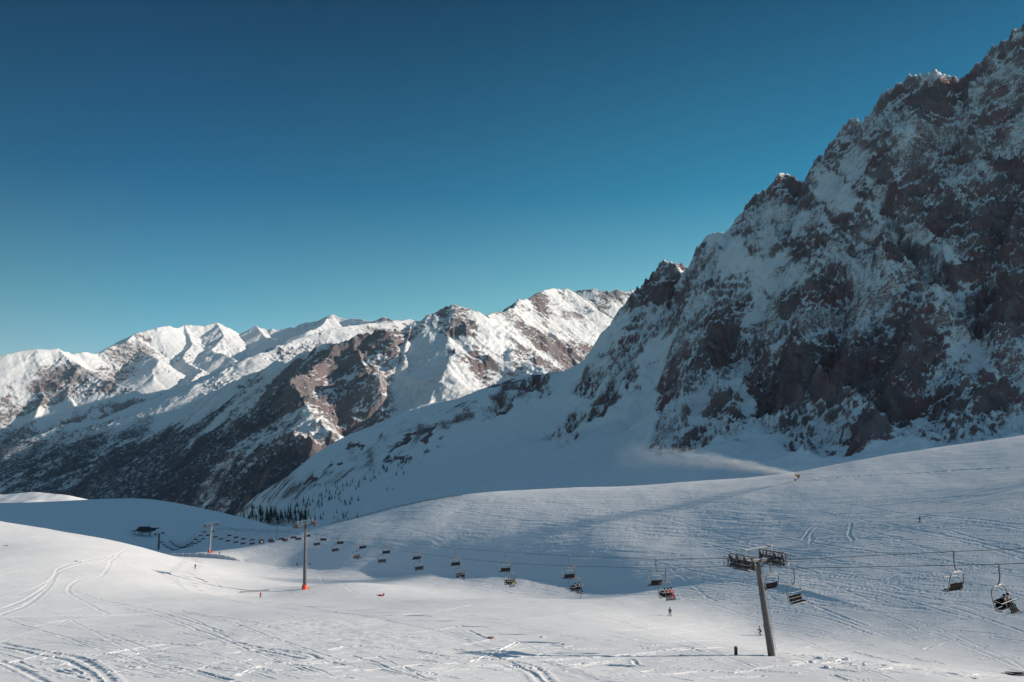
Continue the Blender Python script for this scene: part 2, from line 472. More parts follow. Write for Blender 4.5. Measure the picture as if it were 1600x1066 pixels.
rng = random.Random(7)
tracks = [
 ([(0,952),(60,925),(85,900),(100,885),(170,870),(200,858)],.22,.5), ([(0,962),(50,940),(80,912),(92,895),(130,882),(170,878),(190,862)],.2,.5),
 ([(100,882),(160,878),(175,868),(160,900),(120,908),(107,925),(140,945),(170,960)],.18,.4),
 ([(0,935),(40,925),(80,905)],.16,.4), ([(0,965),(100,962),(250,958),(330,957)],.22,.6), ([(0,900),(30,893),(60,890)],.15,.5),
 ([(0,1005),(60,1017),(110,1025),(145,1040),(175,1066)],.32,.55), ([(0,1012),(50,1022),(95,1030),(130,1045),(155,1066)],.28,.5),
 ([(0,1033),(30,1045),(60,1060),(80,1070)],.25,.4), ([(80,1045),(110,1055),(160,1068)],.2,.35),
 ([(170,1000),(250,1005),(330,1010),(400,1012),(470,1020),(500,1030)],.26,.45), ([(260,1042),(320,1052),(370,1066)],.22,.35),
 ([(400,1016),(450,1026),(472,1030)],.4,.5), ([(420,1038),(470,1040),(500,1048)],.2,.35),
 ([(560,1010),(640,1016),(700,1026),(760,1030),(830,1040),(860,1066)],.26,.5), ([(660,1028),(780,1032),(900,1030),(1000,1022),(1080,1012)],.28,.45),
 ([(800,1040),(830,1052),(845,1066)],.3,.5), ([(900,1015),(960,1014),(1010,1013)],.28,.35), ([(890,1040),(980,1030),(1000,1041),(1060,1045),(1150,1053)],.24,.32),
 ([(1010,1010),(1060,1009),(1095,1018)],.25,.4), ([(730,985),(760,998),(790,1000)],.3,.4), ([(960,1055),(1040,1058),(1080,1064)],.22,.3),
 ([(450,985),(560,990),(650,997),(700,1000)],.2,.45), ([(620,990),(680,985),(720,978)],.2,.4), ([(560,962),(640,960),(740,945)],.22,.5),
 ([(1050,888),(1072,905),(1098,928),(1120,940)],.20,.3), ([(1195,925),(1215,940),(1230,948)],.14,.3),
 ([(1268,835),(1266,850),(1272,840)],.3,.4),([(1330,818),(1327,835),(1333,845)],.3,.4), ([(1255,842),(1270,824),(1300,815)],.35,.6),
 ([(1280,748),(1400,742),(1500,735),(1600,730)],.45,1.0), ([(760,840),(840,830),(870,842)],.2,.5),
 ([(500,900),(545,920),(580,930),(640,935)],.16,.6), ([(360,868),(400,882),(450,895),(500,903)],.2,.7), ([(262,872),(300,890),(330,905),(345,920)],.15,.7),
 ([(1220,1020),(1300,1030),(1380,1040),(1500,1050)],.2,.4), ([(1300,1045),(1330,1050),(1370,1052)],.35,.4), ([(1180,1048),(1240,1052)],.3,.35),
 ([(1430,1046),(1480,1052),(1520,1060)],.3,.4), ([(1390,905),(1420,890),(1480,880),(1560,890)],.2,.35), ([(1240,900),(1300,915),(1350,935),(1380,945)],.2,.4),
]
for pix, dp, w in tracks: track(pix, dp * 0.33, w * .8)
# many thin ski marks left at random over the runs, mostly slanting along the slope
for k in range(560):
    hill_ = rng.random() < 0.6
    x0 = rng.uniform(520, 1500) if hill_ else rng.uniform(-60, 1300)
    y0 = rng.uniform(775, 940) if hill_ else rng.uniform(890, 1064)
    n = rng.randint(5, 12); pix = [(x0, y0)]
    ang = rng.gauss(0.03, 0.07) if hill_ else rng.gauss(0.06, 0.14); st = rng.uniform(20, 42)
    for q in range(n):
        ang += rng.gauss(0, 0.05)
        yy = pix[-1][1] + st * math.sin(ang)
        if yy > 1064 or yy < 765: break
        pix.append((pix[-1][0] + st * math.cos(ang), yy))
    if len(pix) < 3 or any(p[0] > 1690 for p in pix): continue
    w3 = [ground_at(*p) for p in pix]
    if max(abs(a[1] - b[1]) for a, b in zip(w3[:-1], w3[1:])) > 26: continue
    far_ = w3[0][1] / 200.0
    cp = curve_pts([(a, b) for a, b, c in w3], 5)
    dp, wd = rng.uniform(.02, .055) * (0.6 + far_ * 0.6), rng.uniform(.13, .26) * (0.5 + far_ * 0.6)
    carve(cp, dp, wd, rng.uniform(.4, .9))
for k in range(170):          # short chopped marks close to the viewer
    x0, y0 = rng.uniform(-30, 1560), rng.triangular(985, 1062, 1050)
    st = rng.uniform(10, 30); ang = rng.gauss(0.03, 0.16)
    pix = [(x0 + st * i_, min(1064, y0 + st * i_ * math.sin(ang) + rng.uniform(-1.5, 1.5))) for i_ in range(rng.randint(2, 5))]
    w3 = [ground_at(*p) for p in pix]
    if max(abs(a[1] - b[1]) for a, b in zip(w3[:-1], w3[1:])) < 14: carve([(a, b) for a, b, c in w3], rng.uniform(.03, .11), rng.uniform(.10, .22), rng.uniform(.3, 1.1))
NZ += GR * (0.75 + 0.5 * gnoise(NX / 1.7, NY / 1.7, 77))
# churned lumps round the busy part of the run and behind the big pylon
for (bx, by, br, amp) in [(470,975,14,.30),(1300,1030,9,.35),(540,1000,16,.25),(1500,1055,8,.3),(200,1040,16,.14),(900,1040,20,.12)]:
    g = ground_at(bx, by)
    e = np.exp(-(((NX - g[0]) / br) ** 2 + ((NY - g[1]) / (br * .8)) ** 2))
    NZ += amp * e * fbm(NX / 3.1 + .4 * str1, NY / 1.3, 4, 61, .6) * 0.7
# bare patches of ground showing through
for (bx, by, sx_, sy_) in [(311,905,3.2,.55),(321,909,1.6,.4),(120,877,.8,.3),(125,879,.6,.3),(10,853,.9,.3)]:
    g = ground_at(bx, by)
    NR = np.maximum(NR, np.exp(-(((NX - g[0]) / sx_) ** 2 + ((NY - g[1]) / (sy_ * 3)) ** 2)))
npx, npy = proj(NX, NY, NZ)
M_SNOW = snow_near_mat()
sheet("snow_slope", NX, NY, NZ, M_SNOW, {"rock": NR * 0.75})

# ---------------------------------------------------------------- the big rock wall on the right and the ridge that runs down from it
crest_px = [(1600,28,1350),(1560,62,1380),(1528,92,1400),(1496,116,1415),(1470,107,1430),(1440,106,1450),(1405,120,1470),(1385,128,1485),(1365,160,1500),(1348,180,1515),(1318,188,1530),(1295,220,1545),(1272,246,1560),(1256,278,1575),(1240,275,1590),(1220,268,1600),(1200,290,1610),(1182,297,1625),(1164,318,1645),(1154,358,1660),(1125,362,1685),(1100,372,1700),(1078,402,1730),(1056,402,1760),(1035,406,1780),(1018,432,1805),(1005,455,1825),(985,482,1850),(972,515,1868),(962,552,1880),(940,575,1900),(915,591,1920),(880,600,1940),(845,594,1950),(825,596,1960),(800,604,1975),(780,625,1990),(740,640,2010),(700,652,2050),(650,672,2080),(600,702,2100),(560,722,2120),(500,746,2140),(450,764,2150),(410,780,2150),(375,801,2130)]
face_px = [(1600,650,790),(1600,560,900),(1600,400,1100),(1600,220,1230),(1480,300,1230),(1400,400,1190),(1400,250,1340),(1400,600,900),(1480,520,980),
 (1300,500,1130),(1300,350,1340),(1200,500,1270),(1200,400,1430),(1200,600,1050),(1100,600,1170),(1100,500,1450),(1050,600,1350),(1000,560,1650),
 (1480,680,700),(1350,712,690),(1280,700,740),(1200,690,830),(1120,690,900),(1030,690,1050),(950,650,1500),(900,650,1600),(980,690,1200),
 (1250,735,580),(1100,748,640),(1000,758,680),(900,730,900),(850,690,1350),(800,740,950),(700,765,900),(800,680,1600),(700,710,1600),
 (620,745,1550),(560,790,1250),(500,800,1500),(450,812,1650),(400,808,1850),(640,790,900),(1700,660,720),(1750,600,850)]
mpts = [P(*q) for q in crest_px + face_px]
cr = [P(*q) for q in crest_px]
for i, (x, y, z) in enumerate(cr):
    if i % 3 == 0: mpts.append((x + 70, y + 110, z - 95))
mpts += [(x + 260, y + 420, z * 0.35 - 160) for x, y, z in cr[::5]]
mpts += [(1080,1260,700),(1250,1150,680),(1500,1000,600),(1800,1100,500),(1000,470,-10),(1000,610,330),(1100,760,430),(1400,500,0),(1400,640,480),(1250,900,480),(1050,1000,420),(1800,560,20),(1800,800,420),(2100,1300,300),(1700,1600,200),(780,560,-10),(760,700,60),  # includes an unseen spur off to the right, added to shade the left hollow
 (-700,1900,-420),(-1300,1300,-480),(-1700,2000,-700),(-2300,2800,-900),(-800,750,-260),(-400,520,-200),(-600,1400,-330),(-300,1000,-220),(0,600,-160),(300,520,-100),(600,480,-70),(900,450,-50),(-900,2400,-600),(-400,2700,-600),(400,2700,-250)]
mtps = TPS(mpts, 600.0, smooth=0.0002)
C2 = cols(-0.42, 0.70, 950, -0.9, 2.3, 50)
D2 = np.concatenate([np.exp(np.linspace(math.log(470), math.log(2250), 900)), np.linspace(2250, 2900, 40)[1:]])
MC, MD = np.meshgrid(C2, D2)
MX, MY = MC * MD, MD
MZ0 = mtps(MX, MY)
rs = random.Random(5)
def jag(pts, amp_, n_):
    out = []
    for a, b in zip(pts[:-1], pts[1:]):
        for k in range(n_):
            t = k / n_; e = (0 if k == 0 else rs.uniform(-1, 1)) * amp_
            out.append(tuple(a[i] + (b[i] - a[i]) * t + (e if i == 2 else rs.uniform(-.6, .6) * amp_ * (k > 0)) for i in range(3)))
    return out + [pts[-1]]
cr_hi = [p for p, q_ in zip(cr, crest_px) if q_[0] > 930]
def on_wall(px_pts, lift):
    w = [P(*q_) for q_ in px_pts]
    z = mtps(np.array([a[0] for a in w]), np.array([a[1] for a in w]))
    return [(a[0], a[1], float(zz) + l_) for a, zz, l_ in zip(w, z, lift)]
butt = [on_wall(b_, l_) for b_, l_ in [
 ([(1440,110,1445),(1420,230,1340),(1395,340,1240),(1380,450,1130),(1340,560,1040),(1300,640,940)], (0,28,40,42,38,15)),
 ([(1220,272,1598),(1205,360,1500),(1160,450,1370),(1100,560,1230),(1060,640,1120),(1030,690,1040)], (0,25,45,50,45,15)),
 ([(1350,182,1512),(1330,300,1400),(1290,400,1300),(1260,500,1200),(1240,600,1060),(1230,665,920)], (0,22,32,40,40,12)),
 ([(1035,408,1778),(1045,470,1650),(1020,530,1600),(985,580,1560),(950,625,1500)], (0,20,35,30,10)),
 ([(1560,66,1378),(1540,200,1270),(1500,330,1180),(1470,450,1080),(1450,560,960),(1400,660,820)], (0,28,36,40,40,12)),
 ([(1640,250,1200),(1600,420,1090),(1570,540,940),(1540,630,820)], (20,36,36,12)),
 ([(1154,360,1658),(1130,430,1560),(1110,500,1440)], (0,22,10))]]
crd = np.full(MX.shape, 1e9)
for a, b in zip(cr_hi[:-1], cr_hi[1:]):
    ux_, uy_ = b[0] - a[0], b[1] - a[1]; t_ = np.clip(((MX - a[0]) * ux_ + (MY - a[1]) * uy_) / (ux_ ** 2 + uy_ ** 2), 0, 1)
    crd = np.minimum(crd, np.hypot(MX - a[0] - t_ * ux_, MY - a[1] - t_ * uy_))
MZ0 = MZ0 - 30 * np.exp(-(crd / 70) ** 2)
wR = 26 * fbm(MX / 90, MY / 90, 4, 160, .6); wS = 26 * fbm(MX / 90 + 7, MY / 90, 4, 161, .6)
rf = ridge_field(MX + wR, MY + wS, [(jag(b_, 7, 3), 1.25, 1.0) for b_ in butt])
rc_ = ridge_field(MX + wR * .15, MY + wS * .15, [(jag(cr_hi, 7, 3), 1.9, 1.0)])
hb = np.maximum(rf, rc_)
MZ0 = np.where(hb > MZ0, MZ0 + (hb - MZ0) * 1.0, MZ0)
def gully(px_pts, depth, width):
    w = on_wall(px_pts, [0] * len(px_pts)); best = np.full(MX.shape, 1e9)
    for a, b in zip(w[:-1], w[1:]):
        ux_, uy_ = b[0] - a[0], b[1] - a[1]; t_ = np.clip(((MX + wR * .5 - a[0]) * ux_ + (MY + wS * .5 - a[1]) * uy_) / (ux_ ** 2 + uy_ ** 2 + 1e-6), 0, 1)
        best = np.minimum(best, np.hypot(MX + wR * .5 - a[0] - t_ * ux_, MY + wS * .5 - a[1] - t_ * uy_))
    return depth * np.exp(-(best / width) ** 2)
GUL = [([(1345,200,1490),(1300,300,1390),(1225,410,1340),(1185,480,1280),(1150,560,1180)], 34, 26), ([(1372,330,1290),(1410,400,1200),(1455,470,1110),(1520,560,980)], 30, 16),
       ([(1242,285,1570),(1246,340,1500),(1225,390,1440)], 26, 14), ([(1500,120,1400),(1480,200,1330),(1430,300,1280)], 26, 18), ([(1590,300,1160),(1560,400,1080),(1540,500,1010)], 26, 16),
       ([(1070,410,1740),(1035,470,1690),(1030,560,1500),(1000,640,1300)], 30, 30), ([(1240,500,1200),(1235,580,1100),(1200,650,960)], 22, 12), ([(1320,420,1240),(1310,520,1110),(1290,610,980)], 20, 12)]
gsum = np.zeros_like(MX)
for g_ in GUL: gsum = np.maximum(gsum, gully(*g_))
MZ0 = MZ0 - gsum
n0 = normals(MX, MY, MZ0)
slope0 = np.degrees(np.arccos(np.clip(n0[..., 2], -1, 1)))
mx0, my0 = proj(MX, MY, MZ0)
def blob(px, py, cx, cy, rx, ry, ang=0):
    a = R(ang); dx, dy = px - cx, py - cy
    u = (dx * math.cos(a) + dy * math.sin(a)) / rx; v = (-dx * math.sin(a) + dy * math.cos(a)) / ry
    return np.exp(-(u * u + v * v))
# where the bare cliffs are (buttresses) and where the snow lies (gullies, apron)
wob = 55 * fbm(MX / 110, (MY + MZ0) / 110, 5, 3, 0.6); mqx, mqy = mx0 + wob, my0 + 50 * fbm(MX / 110, (MY - MZ0) / 90, 5, 4, 0.6)
zone = np.zeros_like(MX)
for b in [(1500,250,190,190,0),(1350,420,190,190,0),(1250,560,200,110,0),(1440,560,200,120,0),(1330,670,110,40,-10),(1150,560,70,160,15),(1070,680,55,30,-20),
          (1200,330,70,70,0),(1330,230,110,70,-25),(1070,440,60,60,0),(1010,480,45,60,20),(980,560,30,60,20),(940,620,36,30,-30),(880,670,36,18,-35),
          (1570,640,90,40,0),(830,600,40,16,-20),(780,640,40,20,-35),(1450,150,120,60,-30),(1580,100,70,90,0),(1600,450,110,150,0),(1060,560,30,110,15)]:
    zone = np.maximum(zone, blob(mqx, mqy, *b))
snowb = np.zeros_like(MX)
for b in [(1220,430,48,60,-60),(1180,480,26,60,15),(1300,290,45,60,-40),(1340,250,25,50,30),(1470,470,22,75,-45),(1540,560,60,26,30),(1030,560,22,90,20),(1100,640,26,60,10),
          (1000,640,34,60,10),(1270,350,60,24,-20),(1440,360,26,40,-30),(1370,300,24,50,-30),(1500,540,40,30,0),(1150,610,22,40,10),(1480,390,16,60,-30),(1590,60,26,22,-30),(1300,700,40,16,20)]:
    snowb = np.maximum(snowb, blob(mqx, mqy, *b))
zone = np.clip(sstep(0.25, 0.62, zone) - 0.72 * sstep(0.30, 0.85, snowb), 0, 1)
cliff = zone
# fall-line coordinates: gullies and ribs run down the face
ex, ey = -0.42, -0.91
s_al = MX * ex + MY * ey; s_ac = MX * ey - MX * 0 - MY * ex
wA = 60 * fbm(MX / 260, MY / 260, 3, 11)
rib = ridged((s_ac + wA) / 170, (s_al + 0.5 * wA) / 420, 4, 12)
wu, wv = 0.66 * MX - 0.75 * MY, MZ0
la, lc = wu * .85 + wv * .53, -wu * .53 + wv * .85            # along and across the ledges
wB = 22 * fbm(wu / 120, wv / 120, 3, 13)
strat = ridged((la + wB) / 190, (lc + wB) / 46, 4, 15, 0.58)
strat2 = ridged((la - wB) / 60, (lc + .6 * wB) / 15, 3, 19, 0.6)
fine = ridged((MX + .6 * MZ0) / 26, (MY - .4 * MZ0) / 24, 4, 16)
tiny = fbm((MX + .5 * MZ0) / 9, (MY + .5 * MZ0) / 9, 3, 18)
keep = 0.30 + 0.70 * sstep(0, 130, np.abs(MY - np.interp(MC, [p[0] / p[1] for p in cr[::-1]], [p[1] for p in cr[::-1]])))
amp = 0.12 + 0.88 * cliff
MZ = MZ0 + amp * keep * (70 * (rib - 0.5)) + amp * (0.55 + 0.45 * keep) * 24 * (strat - 0.5) + amp * 8 * (strat2 - 0.5) + amp * 11 * (fine - 0.5) + (0.05 + cliff) * 5.0 * tiny
MZ += (1 - cliff) * (5 * fbm(MX / 120, MY / 120, 4, 21))
# rocks and low scrub breaking through on the long left ridge
nm = normals(MX, MY, MZ)
slo = np.degrees(np.arccos(np.clip(nm[..., 2], -1, 1)))
bare = np.zeros_like(MX)
for b in [(1330,560,90,40,-10),(1230,590,60,50,0),(1420,540,60,60,0),(1560,330,60,60,0),(1570,230,50,30,-20),(1390,390,16,60,-25),(1130,520,22,50,25),(1040,455,40,24,-20),(1450,150,60,16,-10),
          (1590,490,30,60,0),(1310,330,30,20,-20),(1500,420,30,20,0),(1240,410,26,14,0),(1360,600,70,50,0),(1180,610,26,24,0),(940,625,26,10,-30),(1470,330,50,24,-30),(1340,690,50,22,0),(1560,640,60,20,0)]:
    bare = np.maximum(bare, blob(mqx, mqy, *b))
slc = sstep(36, 74, slo)
rock = cliff * (-0.172 + 0.15 * slc + 0.22 * fbm(wu / 90, wv / 90, 5, 29, .6) + 0.19 * sstep(.25, .8, bare)) + 0.10 * sstep(44, 66, slo) - 0.22 * (1 - cliff) * sstep(.5, .1, cliff)
left = sstep(960, 800, mx0)
spots = sstep(0.52, 0.72, ridged(MX / 60 + .3 * fbm(MX/20, MY/20, 2, 8), MY / 95, 3, 25)) * sstep(-0.05, 0.3, fbm(MX / 140, MY / 140, 3, 26))
nearcr = np.exp(-((my0 - np.interp(mx0, [375,450,560,650,740,800,845,960], [801,764,722,672,640,604,594,552])) / 34.0) ** 2)
rock = np.maximum(rock, -0.20 + 1.0 * left * (0.34 * spots * (0.35 + nearcr) + 0.40 * nearcr * (0.45 + 0.7 * fbm(MX / 45, MY / 45, 3, 27))))
rock = np.maximum(rock, -0.4 + 0.55 * blob(mx0, my0, 880, 672, 40, 12, -35) + 0.6 * blob(mx0, my0, 835, 597, 34, 9, -10) + 0.6 * blob(mx0, my0, 785, 632, 26, 9, -50))
forest_m = 0.42 * blob(mx0, my0, 430, 815, 60, 16, -8) * left
M_WALL = alpine_mat("cliff_rock_and_snow", 4.4, (0.125, 0.075, 0.08), (0.27, 0.18, 0.18), (0.24, 0.075, 0.082), redfac=0.75, lo=-0.02, hi=0.06, bump=3.0)
sheet("rocky_mountain", MX, MY, MZ, M_WALL, {"rock": rock, "forest": forest_m})

# ---------------------------------------------------------------- far ranges across the valley
def PR(lst): return [P(*q) for q in lst]
rs = random.Random(5)
def jag(pts, amp_, n_):
    out = []
    for a, b in zip(pts[:-1], pts[1:]):
        for k in range(n_):
            t = k / n_; e = (0 if k == 0 else rs.uniform(-1, 1)) * amp_
            out.append(tuple(a[i] + (b[i] - a[i]) * t + (e if i == 2 else rs.uniform(-.6, .6) * amp_ * (k > 0)) for i in range(3)))
    return out + [pts[-1]]
ridges = [
 # front massif
 (PR([(-200,800,4200),(0,772,4200),(120,735,4300),(240,668,4300),(330,608,4250),(400,573,4150),(470,546,4050),(545,522,3950),(572,517,3960),(600,505,4000),(618,509,4020),(640,502,4100),(668,488,4130),(700,475,4200),(718,473,4200),(738,476,4250),(750,484,4300),(765,489,4350),(785,484,4500),(800,480,4700),(822,463,5200),(842,453,5500),(862,448,5700),(872,449,5750),(882,444,5800),(896,452,5850),(915,462,5800),(935,478,5700),(960,500,5600),(985,530,5400),(1010,560,5300)]), 0.80, 1.0),
 (PR([(860,470,7600),(905,452,7500),(925,449,7500),(945,455,7550),(958,452,7600),(975,455,7700),(990,449,7800),(1010,450,7900),(1080,440,8200)]), 0.80, 1.0),
 (PR([(545,522,3950),(563,560,3700),(592,590,3500),(604,640,3300),(570,690,3050),(530,735,2850)]), 0.95, 1.0),
 (PR([(530,530,3900),(500,556,3720),(462,583,3450),(492,622,3230),(520,668,3050),(500,715,2850),(462,752,2650),(440,790,2500)]), 0.85, 1.0),
 (PR([(640,502,4100),(630,540,3850),(640,590,3600),(650,640,3350)]), 0.95, 1.0),
 (PR([(718,473,4200),(700,510,3950),(712,545,3750),(690,585,3500),(660,628,3280),(640,655,3150)]), 0.75, 1.0),
 (PR([(765,489,4350),(790,530,4050),(830,558,3800),(890,582,3600),(930,600,3450)]), 0.62, 1.0),
 (PR([(880,447,6000),(890,490,5600),(880,530,5250),(900,575,4900)]), 0.8, 1.0),
 (PR([(882,444,5800),(850,490,5300),(835,530,4900)]), 0.85, 1.0),
 (PR([(240,668,4300),(262,715,3850),(285,760,3400),(300,800,3000)]), 0.80, 1.0),
 (PR([(330,608,4250),(352,665,3800),(370,720,3350),(372,790,2850)]), 0.80, 1.0),
 (PR([(400,573,4150),(412,630,3750),(420,690,3330),(410,750,2950)]), 0.85, 1.0),
 (PR([(470,546,4050),(455,600,3650),(462,583,3450)]), 0.9, 1.0),
 # long bright ridge behind it, coming down towards the left and the camera
 (PR([(640,497,8200),(600,500,7600),(520,510,6900),(450,533,6300),(380,562,5800),(300,607,5350),(230,646,5000),(130,688,4750),(60,714,4600),(-20,743,4500),(-200,790,4300)]), 0.48, 1.0),
 (PR([(215,652,5600),(150,655,5450),(90,664,5300),(30,690,5200)]), 0.42, 1.0),
 (PR([(150,672,5200),(110,690,5050),(60,700,4950)]), 0.45, 1.0),
 # skyline range
 (PR([(-300,575,6600),(-100,572,6900),(0,556,7200),(40,546,7400),(90,543,7600),(112,552,7800),(130,549,7900),(150,552,8100),(175,540,8300),(198,530,8500),(215,519,8800),(240,513,9000),(262,509,9200),(278,512,9400),(290,507,9600),(318,509,9750),(340,503,9900),(358,514,10000),(370,520,10050),(388,514,10100),(400,507,10200),(418,514,10250),(440,513,10300),(465,510,10350),(480,502,10400),(502,500,10400),(520,490,10400),(545,499,10300),(560,497,10200),(582,501,10000),(600,493,9800),(620,499,9700),(640,500,9600),(700,510,9400)]), 0.66, 1.0),
 (PR([(90,543,7600),(125,570,7350),(165,590,7150),(205,604,6950),(232,618,6800)]), 0.62, 1.0),
 (PR([(90,543,7600),(60,585,7150),(75,620,6800),(55,655,6450)]), 0.80, 1.0),
 (PR([(125,570,7350),(108,610,6900),(125,650,6500)]), 0.85, 1.0), (PR([(165,590,7150),(155,622,6800),(175,648,6500)]), 0.9, 1.0),
 (PR([(40,546,7400),(10,585,7000),(0,620,6700),(-30,665,6400)]), 0.80, 1.0),
 (PR([(215,519,8800),(222,545,8400),(250,562,8000),(240,590,7600)]), 0.60, 1.0),
 (PR([(290,507,9600),(300,535,9000),(285,560,8500),(315,577,8000),(290,600,7500)]), 0.60, 1.0),
 (PR([(340,503,9900),(350,525,9400),(330,545,8900),(370,560,8400)]), 0.55, 1.0),
 (PR([(400,507,10200),(415,525,9700),(440,530,9200)]), 0.6, 1.0), (PR([(520,490,10400),(505,507,9800),(475,517,9200)]), 0.55, 1.0),
]
C3 = cols(-0.68, 0.22, 950, -1.6, 1.1, 60)
D3 = np.concatenate([np.exp(np.linspace(math.log(2350), math.log(10600), 860)), np.linspace(10600, 12800, 30)[1:]])
FC, FD = np.meshgrid(C3, D3)
FX, FY = FC * FD, FD
w1, w2 = fbm(FX / 900, FY / 900, 4, 101), fbm(FX / 900 + 9, FY / 900, 4, 103)
ridges = [(jag(r_[0], 10 if r_[0][0][2] > 0 or i_ in (0,) else 8, 3), r_[1], r_[2]) for i_, r_ in enumerate(ridges)]
FZ = ridge_field(FX + 60 * w1, FY + 60 * w2, ridges)
FZ = np.maximum(FZ, -900 + 60 * w1)
fz0 = FZ.copy()
# ribs and gullies hanging from the crests
big = ridged((FX + 260 * w1) / 620, (FY + 260 * w2) / 620, 5, 110, gain=0.52)
med = ridged((FX + 120 * w2) / 210, (FY + 90 * w1) / 260, 4, 115, gain=0.55)
sml = ridged(FX / 60, FY / 60, 3, 120, 0.6)
# stay close to the drawn crests, roughen more below them
below = sstep(0, 1, np.clip((np.interp(FC, [p[0]/p[1] for p in ridges[0][0]], [p[2] for p in ridges[0][0]]) - FZ) / 260, 0, 1))
rgh = sstep(-0.16, 0.22, fbm(FX / 620, FY / 620, 4, 128, 0.6))
FZ = FZ + (80 * (big - 0.70)) * (0.25 + 0.75 * below) + (0.3 + .7 * rgh) * 50 * (med - 0.62) * (0.5 + 0.5 * below) + (0.22 + 0.78 * rgh) * 17 * (sml - 0.6)
f_al, f_ac = -.6 * FX - .8 * FY, .8 * FX - .6 * FY
gul = ridged((f_ac + 90 * w1 + 30 * (big - .6)) / 150, (f_al + 200 * w2) / 700, 4, 133, 0.58)
lface = sstep(760, 560, fpx_ := proj(FX, FY, FZ)[0]) * (FY < 4700)
FZ = FZ + lface * 44 * (gul - 0.62)
nf = normals(FX, FY, FZ)
slf = np.degrees(np.arccos(np.clip(nf[..., 2], -1, 1)))
fpx, fpy = proj(FX, FY, FZ)
pat = fbm(FX / 500, FY / 500, 4, 130)
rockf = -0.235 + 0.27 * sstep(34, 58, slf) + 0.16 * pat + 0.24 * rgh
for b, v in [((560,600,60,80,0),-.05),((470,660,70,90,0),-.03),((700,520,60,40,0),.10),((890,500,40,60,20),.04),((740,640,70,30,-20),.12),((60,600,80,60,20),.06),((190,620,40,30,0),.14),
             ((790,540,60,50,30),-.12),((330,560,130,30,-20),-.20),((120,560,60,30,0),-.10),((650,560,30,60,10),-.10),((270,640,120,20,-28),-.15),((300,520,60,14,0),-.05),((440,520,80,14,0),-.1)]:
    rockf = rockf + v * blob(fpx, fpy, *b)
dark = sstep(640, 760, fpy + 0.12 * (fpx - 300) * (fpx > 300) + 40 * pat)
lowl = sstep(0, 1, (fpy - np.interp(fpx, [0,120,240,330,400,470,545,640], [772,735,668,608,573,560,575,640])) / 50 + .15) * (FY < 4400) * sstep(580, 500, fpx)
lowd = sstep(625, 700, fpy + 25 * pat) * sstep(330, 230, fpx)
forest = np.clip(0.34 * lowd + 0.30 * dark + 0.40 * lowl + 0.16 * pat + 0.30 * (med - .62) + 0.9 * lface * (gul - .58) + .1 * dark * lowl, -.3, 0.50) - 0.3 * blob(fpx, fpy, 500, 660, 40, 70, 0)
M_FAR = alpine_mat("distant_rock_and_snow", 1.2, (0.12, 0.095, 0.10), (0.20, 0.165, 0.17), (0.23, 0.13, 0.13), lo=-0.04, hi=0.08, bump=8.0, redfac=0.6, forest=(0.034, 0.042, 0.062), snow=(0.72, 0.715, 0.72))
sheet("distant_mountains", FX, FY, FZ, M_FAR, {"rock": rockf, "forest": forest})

# sunlit shoulder at the far left, beyond the hollow
shp = PR([(-260,780,2560),(-100,772,2530),(0,772,2500),(40,769,2500),(70,769,2490),(100,773,2480),(125,781,2470),(150,792,2450)])
C4 = np.linspace(-1.1, -0.38, 260); D4 = np.linspace(1900, 3000, 180)
SC, SD = np.meshgrid(C4, D4); SX, SY = SC * SD, SD
SZ = ridge_field(SX + 12 * fbm(SX/150, SY/150, 3, 140), SY, [(shp, 0.34, 1.15)]) + 5 * fbm(SX / 60, SY / 60, 4, 141) - 2
SZ = np.maximum(SZ, -600)
sheet("snow_shoulder", SX, SY, SZ, M_SNOW, {"rock": np.clip(0.5 * fbm(SX/25, SY/25, 3, 142) + .1, 0, .5)})
# valley bottom out to the horizon
gx, gy = np.meshgrid(np.linspace(-15000, 15000, 60), np.linspace(-3000, 14000, 60))
sheet("valley_floor", gx, gy, -950 + 40 * fbm(gx / 5000, gy / 5000, 3, 150) + 0 * gx, M_FAR, {"rock": 0 * gx, "forest": 0 * gx + .5})

# ================================================================ OBJECT HELPERS
def simple_mat(name, col, rough=0.5, metal=0.0, spec=0.5, var=0.15, scale=3.0, snow=0.0):
    """paint, cloth or steel with a little wear; snow > 0 lays snow on the parts that face up"""
    m, nt, bs = new_mat(name)
    tc_ = N(nt, 'ShaderNodeTexCoord').outputs['Object']
    n = noise_n(nt, tc_, scale, 5, 0.65)
    d = tuple(max(0, c * (1 - var * 1.6)) for c in col); l = tuple(min(1, c * (1 + var)) for c in col)
    c = mixc(nt, ramp(nt, n, 0.3, 0.7), d, l)
    if snow > 0:
        sp = N(nt, 'ShaderNodeSeparateXYZ'); g = N(nt, 'ShaderNodeNewGeometry'); nt.links.new(g.outputs['Normal'], sp.inputs[0])
        f = ramp(nt, math_n(nt, 'ADD', sp.outputs[2], math_n(nt, 'MULTIPLY', n, 0.5)), 1.15 - snow * 0.4, 1.3 - snow * 0.4)
        c = mixc(nt, f, c, (0.8, 0.8, 0.82))
    nt.links.new(c, bs.inputs['Base Color'])
    bs.inputs['Roughness'].default_value = rough; bs.inputs['Metallic'].default_value = metal
    bs.inputs['Specular IOR Level'].default_value = spec
    return m

